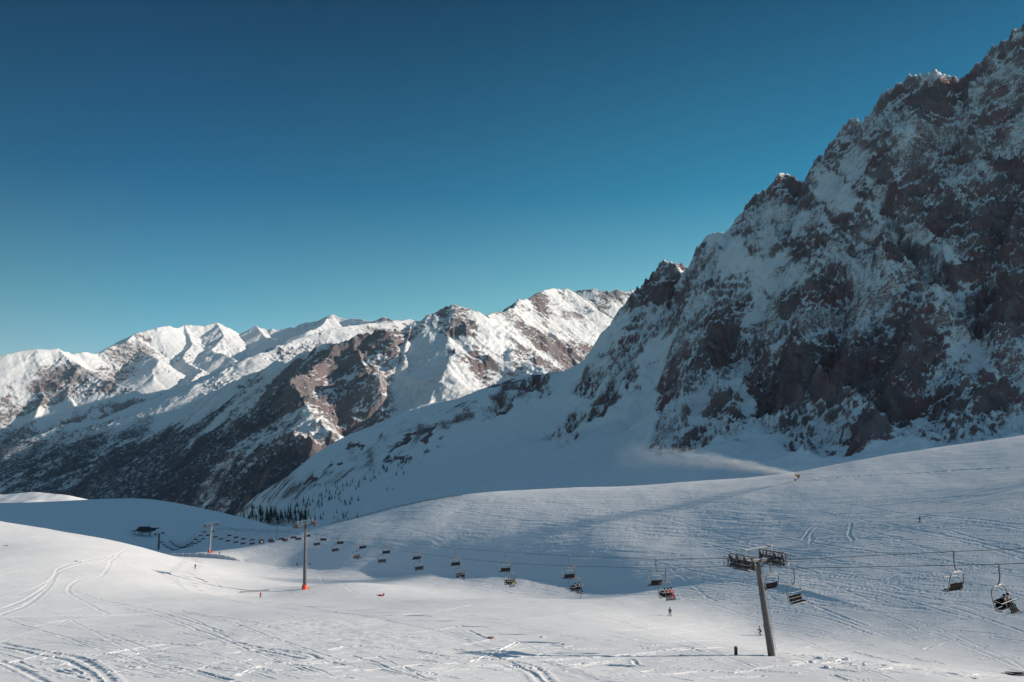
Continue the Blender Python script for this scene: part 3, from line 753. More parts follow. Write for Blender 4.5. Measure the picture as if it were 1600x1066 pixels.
MT = {
 'mast': simple_mat("galvanised_mast", (0.095, 0.09, 0.095), 0.7, 0.2, snow=0.1, scale=0.8),
 'steel': simple_mat("dark_steel", (0.07, 0.065, 0.07), 0.6, 0.2, snow=0.35),
 'light_steel': simple_mat("frosted_steel", (0.26, 0.26, 0.27), 0.6, 0.1, snow=0.8),
 'rubber': simple_mat("black_rubber", (0.03, 0.027, 0.03), 0.7, snow=0.25),
 'rope': simple_mat("steel_rope", (0.035, 0.035, 0.04), 0.6),
 'frame': simple_mat("chair_frame_paint", (0.07, 0.065, 0.075), 0.5, snow=0.15),
 'seat': simple_mat("chair_seat_dark", (0.006, 0.004, 0.006), 0.9, spec=0.08, snow=0.0),
 'orange': simple_mat("orange_padding", (0.80, 0.09, 0.03), 0.7, var=0.2),
 'red': simple_mat("red_fabric", (0.55, 0.03, 0.05), 0.8), 'maroon': simple_mat("maroon_fabric", (0.16, 0.02, 0.05), 0.8),
 'black': simple_mat("black_fabric", (0.016, 0.016, 0.022), 0.8), 'navy': simple_mat("navy_fabric", (0.02, 0.03, 0.06), 0.8),
 'teal': simple_mat("teal_fabric", (0.02, 0.09, 0.10), 0.8), 'white': simple_mat("white_fabric", (0.7, 0.7, 0.7), 0.8),
 'yellow': simple_mat("yellow_fabric", (0.45, 0.45, 0.06), 0.8), 'grey': simple_mat("grey_fabric", (0.2, 0.2, 0.22), 0.8),
 'skin': simple_mat("skin", (0.45, 0.27, 0.2), 0.6), 'ski': simple_mat("ski_paint", (0.30, 0.28, 0.30), 0.4),
 'pole': simple_mat("ski_pole", (0.1, 0.1, 0.11), 0.4), 'glass': simple_mat("goggle_lens", (0.03, 0.03, 0.04), 0.1),
 'wood': simple_mat("weathered_wood", (0.06, 0.042, 0.035), 0.8, snow=0.3), 'rock': simple_mat("boulder_stone", (0.19, 0.12, 0.10), 0.85, snow=0.35, var=0.35),
 'snow': simple_mat("loose_snow", (0.80, 0.80, 0.81), 0.7, var=0.02),
 'needles': simple_mat("conifer_needles", (0.020, 0.032, 0.026), 0.9, var=0.4, snow=0.1), 'bark': simple_mat("conifer_bark", (0.06, 0.04, 0.03), 0.9),
 'roofing': simple_mat("dark_station_cladding", (0.035, 0.035, 0.045), 0.6, snow=0.1), 'netting': simple_mat("fence_netting", (0.10, 0.09, 0.10), 0.8),
 'gun': simple_mat("snow_gun_paint", (0.35, 0.20, 0.08), 0.5, var=0.4, snow=0.2),
}

class MB:
    def __init__(self): self.bm = bmesh.new()
    def box(self, c, s, rot=None, bev=0.0):
        r = bmesh.ops.create_cube(self.bm, size=1.0)['verts']
        for v in r: v.co = Vector((v.co.x * s[0], v.co.y * s[1], v.co.z * s[2]))
        if bev:
            ed = list({e for v in r for e in v.link_edges})
            g = bmesh.ops.bevel(self.bm, geom=ed, offset=bev, segments=2, affect='EDGES')
            r = list(set(g['verts']) | {v for v in r if v.is_valid})
        M_ = Matrix.Translation(c) @ (rot.to_4x4() if rot else Matrix())
        for v in r: v.co = M_ @ v.co
        return self
    def tube(self, a, b, r0, r1=None, n=8):
        a, b = Vector(a), Vector(b); r1 = r0 if r1 is None else r1
        q = (b - a).to_track_quat('Z', 'Y').to_matrix()
        ra = [self.bm.verts.new(a + q @ Vector((r0 * math.cos(t), r0 * math.sin(t), 0))) for t in [2 * math.pi * k / n for k in range(n)]]
        rb = [self.bm.verts.new(b + q @ Vector((r1 * math.cos(t), r1 * math.sin(t), 0))) for t in [2 * math.pi * k / n for k in range(n)]]
        for k in range(n): self.bm.faces.new((ra[k], ra[(k + 1) % n], rb[(k + 1) % n], rb[k]))
        self.bm.faces.new(ra[::-1]); self.bm.faces.new(rb); return self
    def path(self, pts, r, n=6):
        for a, b in zip(pts[:-1], pts[1:]): self.tube(a, b, r, r, n)
        return self
    def ball(self, c, s, sub=2, jit=0.0, seed=0):
        g = bmesh.ops.create_icosphere(self.bm, subdivisions=sub, radius=1.0)['verts']
        rr = random.Random(seed)
        for v in g:
            k = 1 + rr.uniform(-jit, jit); v.co = Vector((v.co.x * s[0] * k + c[0], v.co.y * s[1] * k + c[1], v.co.z * s[2] * k + c[2]))
        return self
    def mesh(self, name, mat, smooth=False):
        me = bpy.data.meshes.new(name)
        bmesh.ops.recalc_face_normals(self.bm, faces=self.bm.faces)
        self.bm.to_mesh(me); self.bm.free()
        me.materials.append(MT[mat])
        if smooth: me.polygons.foreach_set("use_smooth", [True] * len(me.polygons))
        return me

def link(name, data, parent=None, loc=None, rot=None):
    o = bpy.data.objects.new(name, data); COL.objects.link(o)
    if parent: o.parent = parent
    if loc is not None: o.location = loc
    if rot is not None: o.rotation_euler = rot
    return o

def thing(name, label, cat, loc, rotz=0.0, group=None, rot=None, data=None):
    o = link(name, data, None, loc, rot if rot else (0, 0, rotz))
    o['label'] = label; o['category'] = cat
    if group: o['group'] = group
    return o

class Surf:
    def __init__(self, X, Y, Z, C_, D_): self.C, self.D, self.Z = C_, D_, Z; self.py = proj(X, Y, Z)[1]
    def at(self, px, py, dmin=0):
        u = (px - 800) / F; cc = u / CP
        for it in range(3):
            j = int(np.clip(np.searchsorted(self.C, cc), 1, len(self.C) - 1))
            ok = np.where((self.py[:, j] <= py) & (self.D >= dmin))[0]
            i = int(ok[0]) if len(ok) else len(self.D) - 1
            y, z = self.D[i], self.Z[i, j]; cc = u * (y * CP + z * SP) / y
        return Vector((cc * y, y, z))
WALL = Surf(MX, MY, MZ, C2, D2)
NEAR = Surf(NX, NY, NZ, C, D)

# ================================================================ CHAIRLIFT
LD = Vector((-0.498, 0.867, 0)).normalized()          # direction of the line, away from the camera
LP_ = Vector((LD.y, -LD.x, 0))                        # across the line, to the right
LROT = math.atan2(LD.y, LD.x) - math.pi / 2           # local +Y runs along the line

def dA(px): return 81 / (.575 - (800 - px) / F)
def dB(px): return 86 / (.575 - (800 - px) / F)
def Pv(px, py, d): return Vector(P(px, py, d))
# grips of the chairs on both ropes: (column, row of grip, riders)
A_near = [(1560,882), (1240,888), (1040,888), (897,885), (797,880), (718,873), (655,865), (598,856), (557,851), (523,842), (495,834)]
A_mid = [(467,827), (446,829.5), (425,833), (408.5,835), (393.7,837), (380,837.5), (367.4,836), (355.4,834.5), (345.6,832), (336.6,829)]
A_far = [(318.6,822), (313,828), (306,834), (299,840), (293,843), (288.6,846), (282.6,848.5), (276.6,851), (270.6,852), (266,850.5), (262,848.5), (258.6,847), (255.5,844.5), (251.8,841)]
gripsA = [Pv(px, py, dA(px)) for px, py in A_near + A_mid + A_far]
B_near = [(1490,862), (1202,872), (1025,874), (889,869), (790,863), (712,857), (652,850), (603,843), (566,837), (533,831), (506,827)]
gripsB = [Pv(px, py, dB(px)) for px, py in B_near]
na = len(A_near)
offB = LP_ * 5.5 + Vector((0, 0, 0.9))
midsA = gripsA[na:]
for a, b in zip(midsA[:-1], midsA[1:]):
    if (a - b).length < 24: gripsB.append((a + b) / 2 + offB)
T_A = [Pv(1160, 884, 90.8), Pv(464, 825, 260.5), Pv(322, 823.5, 425), Pv(243, 836, 655)]
T_B = [t + offB for t in T_A[1:]]; T_B.insert(0, Pv(1206, 876, 93.6))
def rope(name, label, grips, tw, side):
    ends = [Pv(1900, 866 if side else 846, 54.0 if side else 58.5), Pv(2400, 850 if side else 826, 43 if side else 46)]
    pts = sorted(ends + grips + tw, key=lambda v: v.y)
    mb = MB(); mb.path(pts, 0.030, 6)
    # beyond the bottom tower the rope runs into the station
    return thing(name, label, 'steel cable', (0, 0, 0), 0, 'haul ropes of the chairlift', data=mb.mesh(name, 'rope'))
rope('haul_rope', 'dark lower rope of the lift, carrying the chairs with riders', gripsA, T_A, 1)
rope('haul_rope', 'dark upper rope of the lift, carrying only empty chairs', gripsB, T_B, 0)

# ---- chair (grip at the origin, riders look along local -Y)
W2 = 1.12
def chair_meshes():
    p = {}
    p['grip'] = MB().box((0, 0, 0.02), (0.16, 0.5, 0.16), bev=0.03).tube((0, .18, -.02), (0, -.18, -.02), .09).mesh('grip', 'light_steel')
    h = MB(); h.path([(0, 0, -.05), (0, 0.02, -0.9), (0, 0.12, -1.45), (0, 0.30, -1.75)], 0.055, 8)
    p['hanger'] = h.mesh('hanger', 'frame')
    f = MB()
    for s in (-1, 1): f.path([(0, .30, -1.75), (s * .55, .32, -1.80), (s * .95, .34, -1.98), (s * W2, .30, -2.35), (s * W2, .22, -3.10), (s * W2, .10, -3.62), (s * W2, -.42, -3.60)], 0.042, 6)
    f.tube((-W2, .22, -3.10), (W2, .22, -3.10), .035); f.tube((-W2, -.42, -3.6), (W2, -.42, -3.6), .03); f.tube((-.62, .33, -1.85), (.62, .33, -1.85), .03)
    p['frame'] = f.mesh('frame', 'frame')
    st = MB()
    for k in range(4):
        st.box((-W2 + .14 + (k + .5) * (2 * W2 - .28) / 4, -.14, -3.50), ((2 * W2 - .28) / 4 - .04, .52, .09), Matrix.Rotation(R(-7), 3, 'X'), .02)
    p['seat'] = st.mesh('seat', 'seat')
    bk = MB()
    for k in range(4):
        bk.box((-W2 + .14 + (k + .5) * (2 * W2 - .28) / 4, .22, -3.13), ((2 * W2 - .28) / 4 - .04, .07, .62), Matrix.Rotation(R(-12), 3, 'X'), .02)
    p['backrest'] = bk.mesh('backrest', 'seat')
    def bar(down):
        r = MB()
        if down: pts = [(-W2, .28, -2.75), (-W2, -.45, -2.98), (W2, -.45, -2.98), (W2, .28, -2.75)]
        else: pts = [(-W2, .28, -2.75), (-W2, -.35, -2.35), (W2, -.35, -2.35), (W2, .28, -2.75)]
        r.path(pts, .028, 6)
        return r.mesh('restraint_bar', 'light_steel')
    p['restraint_bar'] = bar(True); p['bar_up'] = bar(False)
    for nm, x, x0 in (('footrest', -.55, -.85), ('footrest2', .55, .3)):
        fr = MB(); fr.path([(x, -.45, -2.98), (x, -.55, -3.75), (x, -.62, -4.0)], .022, 5); fr.tube((x0, -.62, -4.0), (x0 + .55, -.62, -4.0), .025, None, 5)
        p[nm] = fr.mesh('footrest', 'light_steel')
    sn = MB()
    for k in range(4): sn.ball((-W2 + .14 + (k + .5) * (2 * W2 - .28) / 4, -.12, -3.45), (.25, .24, .05), 1, .12, k)
    p['snow_cover'] = sn.mesh('snow_cover', 'snow')
    return p
CM = chair_meshes()
def make_chair(g, up, label, group, loaded, snowy, tilt=0.0):
    rz = LROT if up else LROT + math.pi
    rr = random.Random(int(g.x * 100))
    o = thing('lift_chair', label, 'chairlift chair', g, 0, group, rot=(R(rr.uniform(-3, 3)), R(rr.uniform(-4, 4) + tilt), rz))
    for k in ('grip', 'hanger', 'frame', 'seat', 'backrest'): link(k, CM[k], o)
    link('restraint_bar', CM['restraint_bar' if loaded else 'bar_up'], o)
    if loaded: link('footrest', CM['footrest'], o); link('footrest', CM['footrest2'], o)
    if snowy: link('snow_cover', CM['snow_cover'], o)
    return o

# ---------------------------------------------------------------- people
def skin_mesh(name, joints, edges, mat, infl=0.0):
    """one continuous surface grown round a skeleton; joints = {name: (position, radius)}"""
    keys = [k for k in joints]; idx = {k: i for i, k in enumerate(keys)}
    me = bpy.data.meshes.new(name)
    me.from_pydata([joints[k][0] for k in keys], [(idx[a], idx[b]) for a, b in edges], [])
    o = bpy.data.objects.new(name, me); COL.objects.link(o)
    m = o.modifiers.new('s', 'SKIN'); m.use_smooth_shade = True
    for i, k in enumerate(keys):
        r = joints[k][1] + infl
        me.skin_vertices[0].data[i].radius = (r * (joints[k][2] if len(joints[k]) > 2 else 1), r)
    me.skin_vertices[0].data[0].use_root = True
    s = o.modifiers.new('u', 'SUBSURF'); s.levels = 1
    dg = bpy.context.evaluated_depsgraph_get(); dg.update()
    out = bpy.data.meshes.new_from_object(o.evaluated_get(dg)); out.name = name
    bpy.data.objects.remove(o); out.materials.clear(); out.materials.append(MT[mat]); return out

def pose(kind):
    """joints with the figure looking along -Y; origin at the feet (standing) or at the seat (sitting)"""
    J = {}
    if kind == 'sit':
        J['pelvis'] = ((0, 0, .10), .135, 1.2); top = .10; lean = -.03
        for s, n in ((-1, 'l'), (1, 'r')):
            J['hip' + n] = ((s * .10, -.02, .09), .10); J['knee' + n] = ((s * .13, -.46, .10), .075)
            J['ank' + n] = ((s * .13, -.52, -.34), .05); J['toe' + n] = ((s * .14, -.70, -.40), .045)
            J['elb' + n] = ((s * .27, -.16, .34), .045); J['wri' + n] = ((s * .17, -.38, .40), .032); J['hand' + n] = ((s * .15, -.45, .42), .036)
    elif kind == 'ski':
        J['pelvis'] = ((0, .10, .78), .135, 1.2); top = .78; lean = -.22
        for s, n in ((-1, 'l'), (1, 'r')):
            J['hip' + n] = ((s * .10, .08, .76), .10); J['knee' + n] = ((s * .14, -.14, .48), .07)
            J['ank' + n] = ((s * .15, .04, .12), .05); J['toe' + n] = ((s * .15, -.14, .07), .045)
            J['elb' + n] = ((s * .34, -.18, 1.02), .045); J['wri' + n] = ((s * .36, -.40, .98), .032); J['hand' + n] = ((s * .36, -.48, .98), .036)
    else:
        J['pelvis'] = ((0, 0, .92), .135, 1.2); top = .92; lean = -.03
        for s, n in ((-1, 'l'), (1, 'r')):
            J['hip' + n] = ((s * .10, 0, .90), .10); J['knee' + n] = ((s * .15, -.03, .50), .07)
            J['ank' + n] = ((s * .20, .02, .12), .05); J['toe' + n] = ((s * .21, -.16, .07), .045)
            J['elb' + n] = ((s * .30, .0, 1.12), .045); J['wri' + n] = ((s * .33, -.20, .98), .032); J['hand' + n] = ((s * .33, -.26, .94), .036)
    J['belly'] = ((0, lean * .3 + J['pelvis'][0][1], top + .20), .125, 1.15)
    J['chest'] = ((0, lean * .8 + J['pelvis'][0][1], top + .40), .145, 1.25)
    J['neck'] = ((0, lean + J['pelvis'][0][1], top + .56), .055)
    J['jaw'] = ((0, lean - .03 + J['pelvis'][0][1], top + .65), .075); J['skull'] = ((0, lean - .01 + J['pelvis'][0][1], top + .76), .098)
    for s, n in ((-1, 'l'), (1, 'r')): J['sho' + n] = ((s * .19, lean * .8 + J['pelvis'][0][1], top + .46), .07)
    return J
LEG = [(a + n, b + n) for n in 'lr' for a, b in (('hip', 'knee'), ('knee', 'ank'))]
FOOT = [('ank' + n, 'toe' + n) for n in 'lr']; HIPS = [('pelvis', 'hip' + n) for n in 'lr']
ARM = [(a, b) for n in 'lr' for a, b in (('chest', 'sho' + n), ('sho' + n, 'elb' + n), ('elb' + n, 'wri' + n))]
HND = [('wri' + n, 'hand' + n) for n in 'lr']
TOR = [('pelvis', 'belly'), ('belly', 'chest')]; HEAD = [('chest', 'neck'), ('neck', 'jaw'), ('jaw', 'skull')]
def sub(J, E):
    ks = []
    for a, b in E:
        for k in (a, b):
            if k not in ks: ks.append(k)
    return {k: J[k] for k in sorted(ks, key=lambda q: 0 if q == 'pelvis' else 1)}
PCACHE = {}
def person_parts(kind, jacket, trousers, helmet, skis=True):
    key = (kind, jacket, trousers, helmet)
    if key in PCACHE: return PCACHE[key]
    J = pose(kind); L = []
    L.append(('body', skin_mesh('body', sub(J, TOR + HEAD + HIPS + LEG + FOOT + ARM + HND), TOR + HEAD + HIPS + LEG + FOOT + ARM + HND, 'skin', -.006)))
    L.append(('jacket', skin_mesh('jacket', sub(J, TOR + ARM), TOR + ARM, jacket, .018)))
    L.append(('trousers', skin_mesh('trousers', sub(J, HIPS + LEG), HIPS + LEG, trousers, .014)))
    sk = Vector(J['skull'][0])
    L.append(('helmet', MB().ball(sk + Vector((0, .012, .035)), (.125, .145, .115), 2).mesh('helmet', helmet, True)))
    L.append(('goggles', MB().box(sk + Vector((0, -.105, -.012)), (.17, .06, .075), None, .02).mesh('goggles', 'glass')))
    b = MB()
    for n in 'lr':
        a, t = Vector(J['ank' + n][0]), Vector(J['toe' + n][0]); b.tube(a + Vector((0, 0, .16)), a, .075, .07); b.box((a + t) / 2 + Vector((0, .0, -.03)), (.12, .32, .12), Matrix.Rotation(R(-18 if kind == 'sit' else 0), 3, 'X'), .03)
    L.append(('boots', b.mesh('boots', 'black')))
    g = MB()
    for n, s in (('l', -1), ('r', 1)):
        h = Vector(J['hand' + n][0]); w = Vector(J['wri' + n][0]); d = (h - w).normalized()
        g.tube(w, h, .045, .05, 8)
        for k in range(4):
            o_ = Vector((s * (k - 1.5) * .024, 0, 0)); l_ = (.055, .065, .06, .045)[k]
            p1 = h + o_ + d * l_; g.tube(h + o_, p1, .012, .011, 5); g.tube(p1, p1 + Vector((0, -.01, -.035)), .011, .009, 5)
        g.tube(h - d * .03 + Vector((-s * .04, 0, 0)), h + d * .02 + Vector((-s * .065, 0, -.02)), .014, .011, 5)
    L.append(('gloves', g.mesh('gloves', 'black')))
    PCACHE[key] = (J, L); return PCACHE[key]
def make_person(loc, rotz, kind, jacket, trousers, helmet, label, cat='person', group=None, poles=False, skis=True, tilt=(0, 0)):
    J, L = person_parts(kind, jacket, trousers, helmet)
    o = thing('person', label, cat, loc, rotz, group)
    if tilt != (0, 0): o.rotation_euler = (tilt[0], tilt[1], rotz)
    for n, me in L: link(n, me, o)
    if skis:
        for n in 'lr':
            t = Vector(J['toe' + n][0]); zz = t.z - (.10 if kind == 'sit' else .05)
            s_ = MB().box((t.x, t.y + .1, zz), (.085, 1.45, .018), Matrix.Rotation(R(-14 if kind == 'sit' else 0), 3, 'X'), .005)
            tipz = zz - .725 * math.sin(R(-14)) * (-1) if kind == 'sit' else zz
            s_.tube((t.x, t.y - .60, tipz if kind != 'sit' else zz + .17), (t.x, t.y - .76, (zz if kind != 'sit' else zz + .20) + .09), .035, .01, 6)
            link('ski', s_.mesh('ski', 'ski'), o)
    if poles:
        for n, s in (('l', -1), ('r', 1)):
            h = Vector(J['hand' + n][0]); link('ski_pole', MB().tube(h + Vector((0, 0, .08)), (h.x + s * .10, h.y + .25, .02), .012, .009, 5).tube((h.x + s * .098, h.y + .245, .07), (h.x + s * .1, h.y + .25, .05), .045, .045, 8).mesh('ski_pole', 'pole'), o)
    return o

def seat_rider(chair, x, jacket, trousers, helmet, label):
    """place a rider on the seat of a chair without parenting him to it"""
    bpy.context.view_layer.update()
    M_ = chair.matrix_world
    p = M_ @ Vector((x, -.02, -3.46))
    o = make_person(p, 0, 'sit', jacket, trousers, helmet, label, group='riders sitting on the lift chairs')
    o.rotation_euler = chair.rotation_euler.copy()
    return o

GA = 'lift chairs going up on the lower rope'; GB = 'empty lift chairs going down on the upper rope'
near_labels = [
 'dark four-seat chair with two riders, closest of all to the right edge of the picture',
 'empty four-seat chair with dark slatted back hanging just right of the big leaning pylon',
 'four-seat chair carrying three riders, one of them in bright red',
 'four-seat chair with two dark riders passing above a skier in pale trousers',
 'four-seat chair with one rider in yellow trousers and one in black',
 'four-seat chair with one rider, next left from the yellow-trousered rider',
 'empty dark chair over the shade edge, a pale chair hanging above it',
 'empty dark chair before the shaded slope, next left from the shade-edge chair',
 'chair with a single dark rider in the middle of its seat, before the shaded slope',
 'empty dark chair, second to the right of the orange-footed middle pylon',
 'empty dark chair, first to the right of the orange-footed middle pylon']
ORD = 'first second third fourth fifth sixth seventh eighth ninth tenth eleventh twelfth thirteenth fourteenth fifteenth sixteenth seventeenth eighteenth nineteenth twentieth twenty-first twenty-second twenty-third twenty-fourth twenty-fifth'.split()
chairsA = []
for i, g in enumerate(gripsA):
    if i < na: lab, grp = near_labels[i], GA
    elif i < na + len(A_mid): lab, grp = ORD[i - na] + ' small dark chair left of the middle pylon on the lower rope', 'small chairs on the middle span'
    else: lab, grp = ORD[i - na - len(A_mid)] + ' tiny dark chair left of the knoll pylon, on the sagging lower rope', 'small chairs on the far span'
    loaded = i in (0, 2, 3, 4, 5, 8)
    chairsA.append(make_chair(g, True, lab, grp, loaded, False, tilt=-3))
blabs = ['snow-dusted empty chair high on the right, under the upper rope near the right edge',
 'pale empty chair half hidden behind the mast of the big leaning pylon',
 'snow-dusted empty chair hanging just above the chair with the rider in red',
 'snow-dusted empty chair hanging above the chair with two dark riders',
 'pale empty chair hanging above the rider in yellow trousers',
 'pale empty chair left of and above the loaded chair at the shade edge',
 'pale empty chair directly above the empty dark chair at the shade edge',
 'small pale chair, fourth on the upper rope right of the middle pylon',
 'small pale empty chair over the shaded slope, above the chair with a single rider',
 'small pale empty chair, second on the upper rope right of the middle pylon',
 'small pale empty chair, first on the upper rope right of the middle pylon']
for i, g in enumerate(gripsB):
    far = i >= len(B_near)
    make_chair(g, False, ORD[i - len(B_near)] + ' tiny empty chair left of the middle pylon on the upper rope' if far else blabs[i], 'far chairs on the upper rope' if far else GB, False, not far)
seat_rider(chairsA[0], .10, 'black', 'black', 'black', 'person in black sitting on the chair at the right edge of the picture')
seat_rider(chairsA[0], .62, 'navy', 'teal', 'black', 'person in dark teal trousers on the rightmost chair, beside the one in black')
seat_rider(chairsA[2], -.35, 'black', 'black', 'black', 'person in black sitting left of the two red-clad riders')
seat_rider(chairsA[2], .20, 'maroon', 'maroon', 'black', 'person in maroon between a rider in black and one in bright red')
seat_rider(chairsA[2], .78, 'red', 'red', 'maroon', 'person in bright red ski clothes on the end of a three-rider chair')
seat_rider(chairsA[3], -.1, 'black', 'black', 'navy', 'left one of two dark riders above the skier in pale trousers')
seat_rider(chairsA[3], .6, 'black', 'navy', 'black', 'right one of two dark riders above the skier in pale trousers')
seat_rider(chairsA[4], -.35, 'black', 'black', 'black', 'person all in black beside a rider in yellow trousers')
seat_rider(chairsA[4], .25, 'black', 'yellow', 'black', 'person in black jacket and yellow trousers on a chair')
seat_rider(chairsA[5], .35, 'black', 'black', 'grey', 'person in black riding alone where the shade meets the sunlit snow')
seat_rider(chairsA[8], -.05, 'black', 'black', 'black', 'person in black riding alone before the shaded slope')
for ii, x, jk, lab in ((na + 1, 0, 'black', 'tiny dark rider on the chair nearest left of the middle pylon top'), (na + 3, .1, 'white', 'tiny rider in a white jacket on the middle span'),
                  (na + 4, -.3, 'black', 'tiny dark rider left of the one in a white jacket'), (na + 9, 0, 'black', 'tiny dark rider just right of the pylon on the snow knoll')):
    seat_rider(chairsA[ii], x, jk, 'black', 'black', lab)

# ---------------------------------------------------------------- pylons
def pylon(name, label, base, top, r0, r1, orange, big, ta, tb):
    """mast from base to top, crosshead with two wheel trains, catwalks and a service frame above"""
    axis = (top - base); h = axis.length; ax = axis.normalized()
    xd = (LP_ - ax * LP_.dot(ax)).normalized(); yd = ax.cross(xd)
    M_ = Matrix((xd, yd, ax)).transposed().to_4x4(); M_.translation = base
    o = thing(name, label, 'lift pylon', base); o.rotation_euler = M_.to_euler()
    hx_ = (tb - ta).normalized(); hx_.z *= .6; hx_.normalize(); hz_ = hx_.cross(LD).normalized(); hy_ = hz_.cross(hx_)
    Hm = Matrix((hx_, hy_, hz_)).transposed().to_4x4(); Hm.translation = top - hz_ * h
    HL = M_.inverted() @ Hm; G = (tb - ta).length / 2
    def head(n_, me_):
        c_ = link(n_, me_, o); c_.matrix_local = HL; return c_
    link('mast', MB().tube((0, 0, -1.5), (0, 0, h * .33), r0, r0 * .8 + r1 * .2, 20).tube((0, 0, h * .33), (0, 0, h), r0 * .72 + r1 * .2, r1, 20).mesh('mast', 'mast', False), o)
    fl = MB()
    for z in (h * .33, h * .66, h - .15): fl.tube((0, 0, z - .05), (0, 0, z + .05), r0 * 1.02 if z < h * .5 else r0 * .86, None, 20)
    link('flange', fl.mesh('flange', 'mast'), o)
    if orange:
        link('base_pad', MB().tube((0, 0, -.6), (0, 0, 1.35), r0 * 1.55, r0 * 1.5, 14).box((r0 * 1.9, -.3, .15), (.9, .7, .45), None, .1).mesh('base_pad', 'orange'), o)
    ld = MB(); lx = r0 + .16
    for s in (-.2, .2): ld.tube((lx, s, 0.4), (r1 + .22, s, h), .022, None, 5)
    k = .6
    while k < h: xx = lx + (r1 + .22 - lx) * k / h; ld.tube((xx, -.2, k), (xx, .2, k), .016, None, 4); k += .35
    link('ladder', ld.mesh('ladder', 'light_steel'), o)
    ca = MB().box((0, 0, h + .1), (2 * G + .4, .42, .36), None, .04)
    for s in (-1, 1): ca.tube((s * .3, 0, h - .7), (s * G * .7, 0, h - .02), .08)
    head('crossarm', ca.mesh('crossarm', 'steel'))
    for s in (-1, 1):
        X0 = s * G
        tr = head('wheel_train', MB().box((X0 + .12, 0, h + .02), (.09, 3.5, .18), None, .02).box((X0 + .12, -.9, h - .16), (.07, 1.5, .13)).box((X0 + .12, .9, h - .16), (.07, 1.5, .13)).tube((X0, 0, h + .15), (X0 + .2, 0, h + .15), .12).mesh('wheel_train', 'steel'))
        for k in range(8):
            y = -1.6 + k * 3.2 / 7
            w = MB().tube((X0 - .06, y, h - .30), (X0 + .06, y, h - .30), .225, None, 16).tube((X0 - .08, y, h - .30), (X0 + .13, y, h - .30), .07, None, 8)
            link('wheel', w.mesh('wheel', 'rubber'), tr)
        for k in range(8):
            y = -1.5 + k * 3.0 / 7
            w = MB().tube((X0 - .06, y, h + .28), (X0 + .06, y, h + .28), .225, None, 16).tube((X0 - .08, y, h + .28), (X0 + .13, y, h + .28), .07, None, 8)
            link('wheel', w.mesh('wheel', 'rubber'), tr)
        cw = MB().box((X0 + s * .62, 0, h - .38), (.55, 3.9, .05))
        for k in range(7):
            y = -1.95 + k * .65
            cw.tube((X0 + s * .9, y, h - .38), (X0 + s * .9, y, h + .68), .022, None, 5)
        for z in (h + .68, h + .45, h + .2, h - .1): cw.tube((X0 + s * .9, -1.95, z), (X0 + s * .9, 1.95, z), .022, None, 5)
        for y in (-1.95, 1.95): cw.path([(X0 + s * .9, y, h + .68), (X0 + s * .3, y, h + .68), (X0 + s * .3, y, h - .38)], .022, 5)
        for y in (-1.2, 0, 1.2): cw.box((X0 + s * .35, y, h - .30), (1.0, .08, .10))
        head('catwalk', cw.mesh('catwalk', 'steel'))
        lf = MB()
        for y in (-1.55, -.5, .6, 1.6):
            lf.path([(X0 - .18, y, h + .05), (X0 - .18, y, h + .95), (X0 + .42 * s + .1, y, h + .95), (X0 + s * .55, y, h - .3)], .05, 6)
            lf.box((X0, y, h + .62), (.34, .3, .34), None, .04)
        lf.box((X0, 0, h + .97), (.12, 3.6, .12)); lf.box((X0 + .1 * s, 0, h - .62), (.16, 2.4, .12)); lf.box((X0 + s * .3, .8, h + .3), (.3, .5, .45), None, .04)
        head('lifting_frame', lf.mesh('lifting_frame', 'steel'))
        bx = MB()
        for y in (-1.5, 1.45): bx.box((X0 - s * .26, y, h - .05), (.25, .35, .4), None, .03)
        for y in (-.7, .4, 1.0): bx.path([(X0 + .1, y, h + .1), (X0 + s * .1, y + .2, h + .55), (X0 + s * .5, y + .1, h + .62)], .03, 5)
        head('cable_catcher', bx.mesh('cable_catcher', 'steel'))
    gf = MB(); gh = 1.55
    for s in (-1, 1):
        for y in (-.35, .35): gf.tube((s * (G - .3), y * 1.4, h + .25), (s * (G - .3), y * .4, h + gh), .045, None, 6)
        gf.box((s * (G - .3), 0, h + gh + .05), (.4, .8, .14), None, .03)
    gf.box((0, 0, h + gh), (2 * G - .6, .09, .10))
    for x in (-1.2, 0, 1.2): gf.tube((x, 0, h + .25), (x, 0, h + gh), .03, None, 5)
    head('service_frame', gf.mesh('service_frame', 'light_steel'))
    sn = MB(); rr = random.Random(3)
    for k in range(46): sn.ball((rr.choice((-1, 1)) * rr.uniform(G - .7, G + .9), rr.uniform(-1.8, 1.8), h + rr.choice((-.33, .12, .16))), (rr.uniform(.05, .16), rr.uniform(.06, .2), rr.uniform(.02, .06)), 1, .2, k)
    head('snow_cover', sn.mesh('snow_cover', 'snow'))
    return o
def headmid(i): return (T_A[i] + T_B[i]) / 2
b1 = Vector(ground_at(1204, 1025, 70)); b1 = NEAR.at(1206, 1025, 60)
t1 = headmid(0) - Vector((0, 0, -.15))
pylon('lift_pylon', 'tall grey leaning pylon with dark wheel clusters, nearest one in the right foreground', b1, t1, .44, .29, False, True, T_A[0], T_B[0])
b2 = NEAR.at(476, 921, 200); b3 = NEAR.at(327, 864, 360)
pylon('lift_pylon', 'grey pylon with orange padded foot standing on the sunlit piste left of centre', b2, headmid(1) + Vector((0, 0, .2)), .58, .30, True, False, T_A[1], T_B[1])
pylon('lift_pylon', 'small distant pylon with orange foot on the crest of the sunlit knoll', b3, headmid(2) + Vector((0, 0, .2)), .52, .30, True, False, T_A[2], T_B[2])
b4 = Vector(T_A[3]) + offB * .5; b4.z = gz(b4.x, b4.y)
